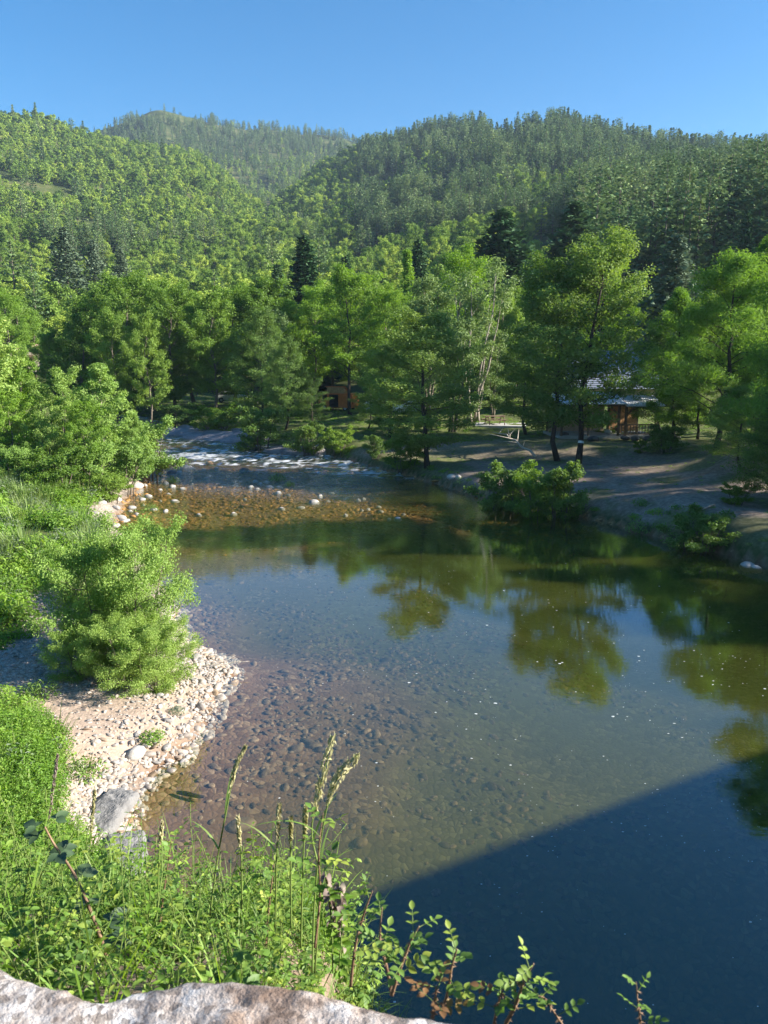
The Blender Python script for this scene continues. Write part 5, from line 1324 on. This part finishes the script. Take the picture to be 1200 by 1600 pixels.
PT = 7.25
br = place('stone_bridge', [], (0, 0, 0), 1.0, 0, 'worn grey and ochre stone bridge parapet along the bottom of the view', 'bridge')
xs = np.concatenate([np.linspace(-3.2, -.75, 60), np.arange(-.742, .452, .007)])
_EDG = [at_z(px, py, PT) for px, py in [(-400, 1505), (0, 1508), (90, 1535), (170, 1552), (215, 1532), (300, 1522), (400, 1530), (500, 1546), (600, 1564), (740, 1602), (900, 1640)]]
def edge_y(x): return np.interp(x, [e[0] for e in _EDG], [e[1] for e in _EDG]) + .010 * (fbm(x * 14, x * 0, 3, 3) - .5)
prof = np.concatenate([[(-.02, -1.6), (-.01, -.5), (0, -.12), (-.004, -.05)], [(-.008 - .03 * (1 - math.cos(t)), -.03 * (1 - math.sin(t))) for t in np.linspace(.1, math.pi / 2, 6)], [(-.04 - k, 0) for k in np.arange(.008, .40, .008)], [(-.46, -.03), (-.47, -.9)]])
PX, PI_ = np.meshgrid(xs, np.arange(len(prof)), indexing='ij')
oy = prof[PI_, 0]; oz = prof[PI_, 1]
Yv = edge_y(PX) + oy
top = sstep(-.09, -.01, oz)
lump = .016 + (fbm(PX * 9, Yv * 9, 7, 4) - .5) * .014 + (fbm(PX * 42, Yv * 42, 9, 3) - .5) * .013
dip = -.05 * sstep(-.40, -.52, PX) * 0 - .010 * np.exp(-((PX + .30) / .06) ** 2)
Zv = PT + oz + (lump + dip) * top
Yv = Yv + (1 - top) * (fbm(PX * 12, oz * 12, 5, 4) - .5) * .03
nx, ny = PX.shape
ii = (np.arange(nx - 1)[:, None] * ny + np.arange(ny - 1)[None, :]); Q = np.stack([ii, ii + ny, ii + ny + 1, ii + 1], -1).reshape(-1, 4)
me = mk_mesh('parapet', np.stack([PX, Yv, Zv], -1).reshape(-1, 3), Q[:, ::-1], None, [M['parapet']], None, True)
link('parapet', me, br)
bd = np.array((.88, .47)); bd /= np.linalg.norm(bd); bn_ = np.array((bd[1], -bd[0])); rzb = math.atan2(bd[1], bd[0])
A0 = np.array((.46, .70))
B = MB(); c = A0 + bd * 4 + bn_ * .22; B.box((c[0], c[1], 6.45), (8, .44, 1.6), rz=rzb)
c = A0 + bd * 21 + bn_ * .22; B.box((c[0], c[1], 6.80), (26, .44, 2.3), rz=rzb); part('parapet', B, 'stonewall', br)['label'] = 'unseen long stone parapet over the water, far part heightened for its shadow'  # out of view; this stretch is raised to push its shadow further across the pool
B = MB(); c = A0 + bd * 17.3 + bn_ * 2.75; B.box((c[0], c[1], 5.4), (34, 4.6, 1.0), rz=rzb); part('deck', B, 'stonewall', br)
B = MB(); B.box((-1.2, -1.6, 5.4), (4.2, 3.8, 1.0)); part('deck', B, 'stonewall', br)
B = MB(); c = A0 + bd * 17 + bn_ * 5.3; B.box((c[0], c[1], 6.45), (34, .44, 1.6), rz=rzb); part('parapet', B, 'stonewall', br)
for t_ in (15., 31.):
    B = MB(); c = A0 + bd * t_ + bn_ * 2.75; B.box((c[0], c[1], 1.6), (2.2, 4.4, 6.6), rz=rzb); part('pier', B, 'stonewall', br)
B = MB(); B.box((-1.6, -1.2, 2.2), (3.6, 3.6, 5.4)); part('abutment', B, 'stonewall', br)

# bank that falls from the wing wall to the beach
ex = np.arange(-12, .32, .09); ey = np.concatenate([np.arange(.55, 3.2, .07), np.arange(3.3, 10.5, .22)])
EX, EY = np.meshgrid(ex, ey); exf, eyf = EX.ravel(), EY.ravel()
prof_z = np.interp(eyf, [.5, .95, 1.5, 2.2, 2.9, 6.5, 9.0, 10.5], [6.95, 6.86, 6.58, 6.18, 5.55, 1.2, .3, -.6])
prof_z = prof_z - np.clip(exf + .24, 0, 9) * 2.8 - .10 * np.clip(-exf - 3, 0, 9) * np.clip(4 - eyf, 0, 4) * .1
prof_z -= np.clip(exf + 1.6, 0, 9) * np.clip(eyf - 3.0, 0, 1.0) * .9
prof_z += np.clip(-.55 - exf, 0, 1.0) * .16 * np.clip(1.5 - eyf, 0, 1)
prof_z += (fbm(exf * 1.5, eyf * 1.5, 11, 4) - .5) * .22 + (fbm(exf * 8, eyf * 8, 12, 3) - .5) * .05
nx, ny = len(ex), len(ey); ii = (np.arange(ny - 1)[:, None] * nx + np.arange(nx - 1)[None, :]); Q = np.stack([ii, ii + 1, ii + nx + 1, ii + nx], -1).reshape(-1, 4)
me = mk_mesh('embankment', np.stack([exf, eyf, prof_z], 1), Q, None, [rough_mat('sandy_bank_soil', (.12, .085, .06), (.30, .22, .16), 5, .95, .7, 26, c3=(.20, .145, .10))], None, True)
tag(link('embankment', me), kind='structure')
def ez(x, y):
    return float(prof_z[np.argmin((exf - x) ** 2 + (eyf - y) ** 2)])

# ------------------------------------------------------------------ foreground plants
rg = np.random.default_rng(404)
def rdir(el=.5):
    a = rg.uniform(0, 6.283); return np.array((math.cos(a) * math.cos(el), math.sin(a) * math.cos(el), math.sin(el)))
def sprig(seed, h, n, ls, wid, lean=.35, mat='bramble', compound=1, stemr=.0022):
    """one leafy stem with alternate (or three-fold) leaves"""
    global rg
    rg = np.random.default_rng(seed); B = MB()
    d = rdir(1.15); k = np.linspace(0, 1, 7)
    pts = np.stack([d[0] * lean * k ** 1.6 * h, d[1] * lean * k ** 1.6 * h, k * h], 1) + np.cumsum(rg.normal(size=(7, 3)) * .012 * h, 0)
    B.tube(pts, stemr * (1.2 - .7 * k), 5, m=1)
    for i in range(n):
        q = .18 + .82 * (i + .5) / n; p = np.array([np.interp(q, k, pts[:, c]) for c in range(3)])
        a = i * 2.4 + rg.uniform(-.4, .4); dd = np.array((math.cos(a), math.sin(a), rg.uniform(.1, .75)))
        l = ls * (1.15 - .6 * q) * rg.uniform(.7, 1.2); pe = p + dd / np.linalg.norm(dd) * l * .55
        B.tube([p, (p + pe) / 2 + np.array((0, 0, .004)), pe], stemr * .5, 3, m=1, cap=False)
        t = rg.uniform(0, 1)
        nr = np.array((rg.normal() * .3, rg.normal() * .3, 1.0))
        if compound == 1: add_leaf(B, pe, dd * (1, 1, .25), nr, l, wid, .35, rg.uniform(.1, .35), 0, t)
        else:
            hd_ = np.array((dd[0], dd[1], 0)); sd = np.array((-dd[1], dd[0], 0))
            for q_, ll in ((0, 1.0), (-1, .82), (1, .82)): add_leaf(B, pe, hd_ * (1 if q_ == 0 else .35) + sd * q_ + np.array((0, 0, rg.uniform(-.1, .3))), nr, l * ll, wid, .3, rg.uniform(.1, .35), 0, np.clip(t + rg.normal() * .1, 0, 1))
            if compound == 5:
                for q_ in (-1, 1): add_leaf(B, pe - dd * l * .3, hd_ * -.2 + sd * q_, nr, l * .6, wid, .3, .2, 0, t)
    return B.mesh('sprig', [M[mat], M['stem']], True, True)
def tuft(seed, n, l, w, mat='grass'):
    global rg
    rg = np.random.default_rng(seed); B = MB()
    for i in range(n):
        d = rdir(rg.uniform(1.0, 1.45)); add_blade(B, (rg.normal() * .03, rg.normal() * .03, 0), d, l * rg.uniform(.5, 1.1), w, rg.uniform(.1, .6), 0, rg.uniform(0, 1), 6)
    return B.mesh('tuft', [M[mat]], True, True)
fp_ = [sprig(500, .42, 16, .042, .85, .4, 'bramble', 3), sprig(501, .34, 14, .046, .9, .5, 'bramble', 3), sprig(502, .46, 24, .034, .62, .3), sprig(503, .38, 22, .032, .55, .35, 'herb'), sprig(504, .50, 26, .030, .55, .25, 'herb'), sprig(505, .30, 12, .050, .85, .5, 'bramble', 3),
       sprig(506, .36, 20, .036, .7, .4, 'bramble', 1), sprig(507, .28, 12, .045, .85, .6, 'bramble', 5), tuft(510, 18, .42, .006), tuft(511, 24, .36, .005), tuft(512, 14, .5, .007, 'herb')]
rb = np.random.default_rng(71)
n = 3700; X = rb.uniform(-3.4, .12, n); Y = rb.uniform(.93, 3.4, n)
zz = np.array([ez(a_, b_) for a_, b_ in zip(X, Y)])
den = np.interp(X, [-3.4, -.9, -.5, -.3, .0, .12], [.55, .55, .5, .85, 1.0, .4]) * (1 - .88 * ((Y < 1.15) & (X < -.36))) * (1 - .75 * sstep(.30, .40, -X) * sstep(1.25, 1.0, Y))
ok = (rb.uniform(0, 1, n) < den) & (np.abs(X) < Y * .62 + .3) & (zz > 4.4)
X, Y, zz = X[ok], Y[ok], zz[ok]; n = len(X)
# heights follow the outline of the thicket: low in front of the wall, tallest where it meets the water view
sc_ = rb.uniform(.45, 1.15, n) * np.interp(Y, [.9, 1.3, 2.2, 3.2], [.45, .78, 1.0, 1.0]) * np.interp(X, [-1.2, -.5, -.15, .12], [.95, .95, .72, .5])
scatter('bramble_thicket', np.stack([X, Y, zz - .02], 1), np.stack([rb.normal(size=n) * .25 - .12, rb.normal(size=n) * .25, rb.uniform(0, 6.28, n)], 1), sc_, rb.choice(11, n, p=[.10, .08, .12, .12, .12, .06, .10, .05, .09, .09, .07]), fp_, 'leafy brambles, herbs and grass massed behind the stone parapet', 'thicket')
# lower bank: greenery between the thicket and the beach
n = 8000; X = rb.uniform(-11, -1.2, n); Y = rb.uniform(2.6, 14.0, n)
zz = np.array([max(ez(a_, b_), -9) for a_, b_ in zip(X, Y)]); zg = ground(X, Y); zz = np.maximum(zz, zg)
qx, qy = to_px(X, Y, zz)
ok = (qx > -220) & (qx < np.interp(qy, [1090, 1180, 1300, 1400, 1700], [72, 100, 135, 190, 420])) & (rb.uniform(0, 1, n) < .9) & (shore(X, Y) > .2) & ~((Y > 10) & inpoly(BEACH, X, Y))
X, Y, zz = X[ok], Y[ok], zz[ok]; n = len(X)
bigp = [gen_herb(130 + i, 260, .42, .5 + .1 * i, .060, .5, 'herb', 14, .5) for i in range(3)] + [gen_herb(134, 160, .4, .45, .055, .4, 'grass', 40, .6)]
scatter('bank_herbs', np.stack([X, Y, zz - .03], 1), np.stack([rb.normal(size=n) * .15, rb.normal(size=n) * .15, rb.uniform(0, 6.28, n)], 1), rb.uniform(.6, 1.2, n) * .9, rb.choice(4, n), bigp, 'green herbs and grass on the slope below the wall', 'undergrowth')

def curve_pts(P, n=14):
    P = np.array(P, float); t = np.linspace(0, len(P) - 1, n); out_ = []
    for q in t:
        i = min(int(q), len(P) - 2); f = q - i
        p0, p1, p2, p3 = P[max(i - 1, 0)], P[i], P[i + 1], P[min(i + 2, len(P) - 1)]
        out_.append(.5 * ((2 * p1) + (-p0 + p2) * f + (2 * p0 - 5 * p1 + 4 * p2 - p3) * f * f + (-p0 + 3 * p1 - 3 * p2 + p3) * f ** 3))
    return np.array(out_)
def stalk(pix, Y, label, head=.28, r=.0022, headw=.011, cat='grass', seedmat='seed', leafs=2):
    """a flowering grass: stem, drooping blades and a spike of spikelets"""
    global rg
    rg = np.random.default_rng(abs(hash(label)) % 9999 if False else sum(map(ord, label)))
    P = [at_y(px, py, Y + dy) for px, py, dy in pix]
    base = P[0].copy(); P = curve_pts([p - base for p in P], 22)
    rt = place('grass_stalk', [], tuple(base), 1.0, 0, label, cat)
    B = MB(); B.tube(P, r * np.linspace(1.2, .55, 22), 5)
    link('stem', B.mesh('stem', [M['stem']], True), rt)
    B = MB(); k = np.linspace(0, 1, 22)
    for i in range(130):
        q = 1 - head * (i / 130); c = np.array([np.interp(q, k, P[:, a_]) for a_ in range(3)])
        w = 1.2 * headw * (math.sin(math.pi * min(1, (1 - q) / head * .9 + .12)) ** .6); a_ = rg.uniform(0, 6.28)
        o = np.array((math.cos(a_), math.sin(a_), 0)); tg = P[-1] - P[-6]; tg = tg / np.linalg.norm(tg)
        V, Q = leaf_quads(rg, (c + o * w * .5)[None], o[None], .019, .32, 0, .3, .8, (tg * .9 + o * .35)[None], .8); B.add(V, Q, None, 0, rg.uniform(0, 1))
    link('seed_head', B.mesh('seed_head', [M[seedmat]], False, True), rt)
    for i in range(leafs):
        q = .12 + .5 * (i + 1) / (leafs + 1); c = np.array([np.interp(q, k, P[:, a_]) for a_ in range(3)]); d = rdir(1.0)
        B = MB(); add_blade(B, c, d, rg.uniform(.10, .18), .006, rg.uniform(.3, .9), 0, rg.uniform(.3, 1), 6); link('blade', B.mesh('blade', [M['grass']], True, True), rt)
stalk([(492, 1520, 0), (500, 1380, .02), (487, 1300, .05), (500, 1230, .05), (520, 1150, .05)], 1.55, 'tallest grass stalk with an upright creamy seed head', .42, headw=.014)
stalk([(488, 1520, 0), (492, 1400, .05), (505, 1290, .05), (525, 1220, .05), (558, 1181, .05)], 1.50, 'grass stalk with a drooping creamy seed head beside the tallest', .40, headw=.018)
stalk([(328, 1430, 0), (340, 1340, 0), (355, 1260, 0), (366, 1205, 0), (384, 1166, 0)], 1.75, 'slender grass stalk standing alone left of the others', .40, headw=.007)
stalk([(378, 1420, 0), (377, 1340, 0), (374, 1310, 0), (372, 1278, 0)], 1.75, 'short pale grass spike right of the slender stalk', .45, headw=.006, leafs=1)
stalk([(430, 1450, 0), (432, 1340, 0), (434, 1300, 0), (436, 1258, 0)], 1.6, 'straight green grass spike in the middle of the row', .45, headw=.007, leafs=1)
stalk([(455, 1450, 0), (454, 1330, 0), (455, 1278, 0)], 1.6, 'pale thin grass spike next to the green spike', .40, headw=.005, leafs=1)
stalk([(470, 1480, 0), (474, 1340, 0), (478, 1262, 0)], 1.58, 'pale grass spike just left of the tallest stalk', .35, headw=.007, leafs=1)
stalk([(246, 1420, 0), (249, 1330, 0), (254, 1285, 0)], 1.9, 'grass spike at the right edge of the grey footing', .4, headw=.005, leafs=2)
stalk([(135, 1420, 0), (140, 1330, 0), (148, 1235, 0)], 2.3, 'thin grass stalk crossing the green bank at far left', .35, headw=.006, leafs=1)
stalk([(60, 1400, 0), (75, 1290, 0), (90, 1180, 0)], 2.4, 'feathery pale grass stalk near the left frame edge', .45, headw=.006, leafs=1, seedmat='petal')

def rose(pix, Y, label, n=9, ls=.019, red=False, r=.0028, red_tip=False, cat='rose shoot'):
    """an upright briar shoot: thorny stem and pinnate leaves"""
    global rg
    rg = np.random.default_rng(sum(map(ord, label)))
    P = [at_y(px, py, Y + dy) for px, py, dy in pix]
    base = P[0].copy(); P = curve_pts([p - base for p in P], 20); k = np.linspace(0, 1, 20)
    rt = place('briar_shoot', [], tuple(base), 1.0, 0, label, cat)
    B = MB(); B.tube(P, r * np.linspace(1.25, .4, 20), 6)
    for i in range(26):
        q = rg.uniform(.02, .8); c = np.array([np.interp(q, k, P[:, a_]) for a_ in range(3)]); a_ = rg.uniform(0, 6.28); o = np.array((math.cos(a_), math.sin(a_), -.3))
        B.tube([c, c + o * .0045, c + o * .0075], [.0016, .0008, .0002], 4, cap=False)
    link('stem', B.mesh('stem', [M['stem_red']], True), rt)
    for i in range(n):
        q = .22 + .78 * (i + .5) / n; c = np.array([np.interp(q, k, P[:, a_]) for a_ in range(3)])
        a_ = i * 2.4 + rg.uniform(-.5, .5); d = np.array((math.cos(a_), math.sin(a_), rg.uniform(.1, .9))); d /= np.linalg.norm(d)
        L = ls * 2.6 * (1.1 - .45 * q) * rg.uniform(.8, 1.15); B = MB(); e = c + d * L
        B.tube([c, c + d * L * .5, e], [.0009, .0007, .0005], 4, m=1, cap=False)
        up = np.array((rg.normal() * .3, rg.normal() * .3, 1.0)); sd = np.cross(d, up); sd /= np.linalg.norm(sd); l = ls * (1.1 - .35 * q)
        t = rg.uniform(0, 1)
        add_leaf(B, e, d, up, l, .85, .35, .15, 0, t)
        for s_ in (-1, 1):
            for f in (.45, .78): add_leaf(B, c + d * L * f, sd * s_ + d * .55, up, l * .85, .82, .35, .15, 0, t)
        link('leaf', B.mesh('leaf', [M['redleaf' if red or (red_tip and q > .75) else 'bramble'], M['stem']], True, True), rt)
rose([(548, 1540, 0), (555, 1480, 0), (568, 1430, 0), (582, 1392, 0)], 1.25, 'briar shoot at the left, beside the faded vetch', 8)
rose([(612, 1552, 0), (604, 1510, 0), (594, 1470, 0), (597, 1418, 0)], 1.15, 'thorny briar shoot with a straight reddish stem', 8)
rose([(612, 1555, 0), (625, 1515, 0), (640, 1475, 0), (655, 1447, 0)], 1.12, 'briar shoot leaning right from the thorny stem', 9)
rose([(690, 1585, 0), (700, 1550, 0), (706, 1510, 0), (714, 1483, 0)], 1.05, 'small briar shoot with fresh tips in the middle of the row', 7)
rose([(676, 1590, 0), (680, 1565, 0), (682, 1540, 0)], 1.02, 'short reddish leaved shoot under the small briar', 5, .020, True)
rose([(790, 1600, 0), (806, 1570, 0), (818, 1535, 0), (834, 1505, 0)], 1.0, 'briar shoot leaning right near the end of the wall', 8, .018)
rose([(772, 1600, 0), (778, 1570, 0), (786, 1545, 0)], 1.0, 'short briar with orange tinted leaves near the end of the wall', 6, .018, False, .002, True)
rose([(1003, 1640, 0), (1000, 1590, 0), (996, 1560, 0), (994, 1534, 0)], .95, 'lone pale green shoot at the bottom right', 5, .012, False, .0016)
rose([(885, 1610, 0), (868, 1585, 0), (850, 1560, 0), (838, 1556, 0)], 1.0, 'thin arching shoot bending left over the dark water', 5, .014, False, .0015)
rose([(492, 1480, 0), (500, 1400, 0), (498, 1330, 0), (505, 1270, 0)], 1.5, 'tall briar shoot climbing among the grass stalks', 11, .024)
rose([(415, 1480, 0), (420, 1420, 0), (428, 1350, 0)], 1.7, 'leafy briar shoot left of the grass stalks', 9, .024)
rose([(250, 1440, 0), (258, 1380, 0), (268, 1310, 0)], 1.95, 'leafy briar shoot against the brown shallows', 9, .026)
# dark bramble cane across the left foreground
P = [at_y(px, py, y_) for px, py, y_ in [(168, 1500, 1.55), (150, 1445, 1.55), (118, 1370, 1.6), (85, 1320, 1.65), (70, 1292, 1.65)]]
base = P[0].copy(); Pc = curve_pts([p - base for p in P], 20); k = np.linspace(0, 1, 20)
rt = place('bramble_cane', [], tuple(base), 1.0, 0, 'arching bramble cane with dark bronze leaves in the left foreground', 'bramble')
B = MB(); B.tube(Pc, .0042 * np.linspace(1.1, .5, 20), 6); link('cane', B.mesh('cane', [M['stem_red']], True), rt)
rg = np.random.default_rng(88)
for q in (.05, .22, .30, .45, .62, .7, .82, .92, 1.0):
    c = np.array([np.interp(q, k, Pc[:, a_]) for a_ in range(3)]); a_ = rg.uniform(0, 6.28); d = np.array((math.cos(a_), math.sin(a_), .2)); B = MB(); e = c + d * .03
    B.tube([c, e], .0011, 4, m=1, cap=False); sd = np.array((-d[1], d[0], 0)); up = np.array((rg.normal() * .3, -.5, 1))
    for v_, f in ((d, 1), (sd + d * .3, .8), (-sd + d * .3, .8)): add_leaf(B, e, v_, up, .050 * f * (1.1 - .4 * q), .9, .3, .25, 0, rg.uniform(0, 1))
    link('leaf', B.mesh('leaf', [M['bramble_dark'], M['stem']], True, True), rt)
# fading vetch at the right end of the thicket
for j, (px, py, tx, ty) in enumerate([(520, 1520, 508, 1362), (530, 1510, 530, 1380), (535, 1525, 524, 1430)]):
    P = [at_y(px, py, 1.35), at_y((px + tx) / 2 + 4, (py + ty) / 2, 1.38), at_y(tx, ty, 1.4)]; base = P[0].copy(); Pc = curve_pts([p - base for p in P], 12); k = np.linspace(0, 1, 12)
    rt = place('vetch_flower', [], tuple(base), 1.0, 0, ['fading vetch with the highest pinkish grey flowers', 'fading vetch leaning right over the dark water', 'shortest fading vetch at the corner of the thicket'][j], 'flower')
    B = MB(); B.tube(Pc, .0018, 5); link('stem', B.mesh('stem', [M['stem']], True), rt)
    rg = np.random.default_rng(90 + j); B = MB()
    for i in range(26):
        q = rg.uniform(.45, 1.0); c = np.array([np.interp(q, k, Pc[:, a_]) for a_ in range(3)]); d = rdir(-.2); add_leaf(B, c, d, rdir(.6), .014, 1.5, .6, .3, 0, rg.uniform(0, 1))
    link('flower_spike', B.mesh('flower_spike', [M['petal']], True, True), rt)
    B = MB()
    for i in range(14):
        q = rg.uniform(.1, .8); c = np.array([np.interp(q, k, Pc[:, a_]) for a_ in range(3)]); add_leaf(B, c, rdir(.3), rdir(1.2), .03, .5, .3, .2, 0, rg.uniform(0, 1))
    link('leaves', B.mesh('leaves', [M['herb']], True, True), rt)

# ------------------------------------------------------------------ air, light, camera
SUN_DIR = Vector((.99, -.06, .466)).normalized()      # towards the sun
SUN_EL = math.asin(SUN_DIR.z)
if HAZE:
    B = MB(); B.box((0, 640, 170), (3600, 1800, 500)); B.box
    hz_o = link('haze', B.mesh('haze', []))
    m, nt, out = new_mat('haze'); pvn = nt.nodes.new('ShaderNodeVolumePrincipled')
    pvn.inputs['Color'].default_value = (.58, .75, 1.0, 1); pvn.inputs['Density'].default_value = .00014; pvn.inputs['Anisotropy'].default_value = .15
    nt.links.new(pvn.outputs[0], out.inputs['Volume']); hz_o.data.materials.append(m)
    tag(hz_o, 'thin bluish summer haze filling the valley', 'haze', None, 'stuff')
wd = bpy.data.worlds.new('World'); sc.world = wd; wd.use_nodes = True
nt = wd.node_tree; bg = nt.nodes['Background']
sky = nt.nodes.new('ShaderNodeTexSky'); sky.sky_type = 'NISHITA'; sky.sun_disc = False
sky.sun_elevation = SUN_EL; sky.sun_rotation = math.atan2(SUN_DIR.x, SUN_DIR.y)
sky.altitude = 600; sky.air_density = 1.0; sky.dust_density = .4; sky.ozone_density = 3.0
hsv = nt.nodes.new('ShaderNodeHueSaturation'); hsv.inputs['Saturation'].default_value = 1.37; hsv.inputs['Hue'].default_value = .497
nt.links.new(sky.outputs[0], hsv.inputs['Color']); nt.links.new(hsv.outputs[0], bg.inputs[0]); bg.inputs[1].default_value = .064
sl = bpy.data.lights.new('sun', 'SUN'); sl.energy = 5.0; sl.angle = R_(.7); sl.color = (1, .93, .82)
so_ = bpy.data.objects.new('sun', sl); COL.objects.link(so_); so_.rotation_euler = SUN_DIR.to_track_quat('Z', 'Y').to_euler()
cd = bpy.data.cameras.new('camera'); cam = bpy.data.objects.new('camera', cd); COL.objects.link(cam)
cam.location = (0, 0, CAMH); cam.rotation_euler = (math.pi / 2 - PITCH, 0, 0)
cd.sensor_fit = 'VERTICAL'; cd.sensor_height = 36; cd.lens = FPX / 1600 * 36; cd.clip_start = .05; cd.clip_end = 20000
cd.dof.use_dof = True; cd.dof.focus_distance = 12; cd.dof.aperture_fstop = cd.lens / 2.2
sc.camera = cam
sc.view_settings.view_transform = 'Standard'; sc.view_settings.look = 'None'; sc.view_settings.exposure = 1.7; sc.view_settings.gamma = 1
sc.render.engine = 'CYCLES'
cy = sc.cycles
cy.max_bounces = 7; cy.diffuse_bounces = 4; cy.glossy_bounces = 3; cy.transmission_bounces = 4; cy.transparent_max_bounces = 8; cy.volume_bounces = 0
cy.caustics_reflective = False; cy.caustics_refractive = False; cy.sample_clamp_indirect = 4
cy.use_denoising = True
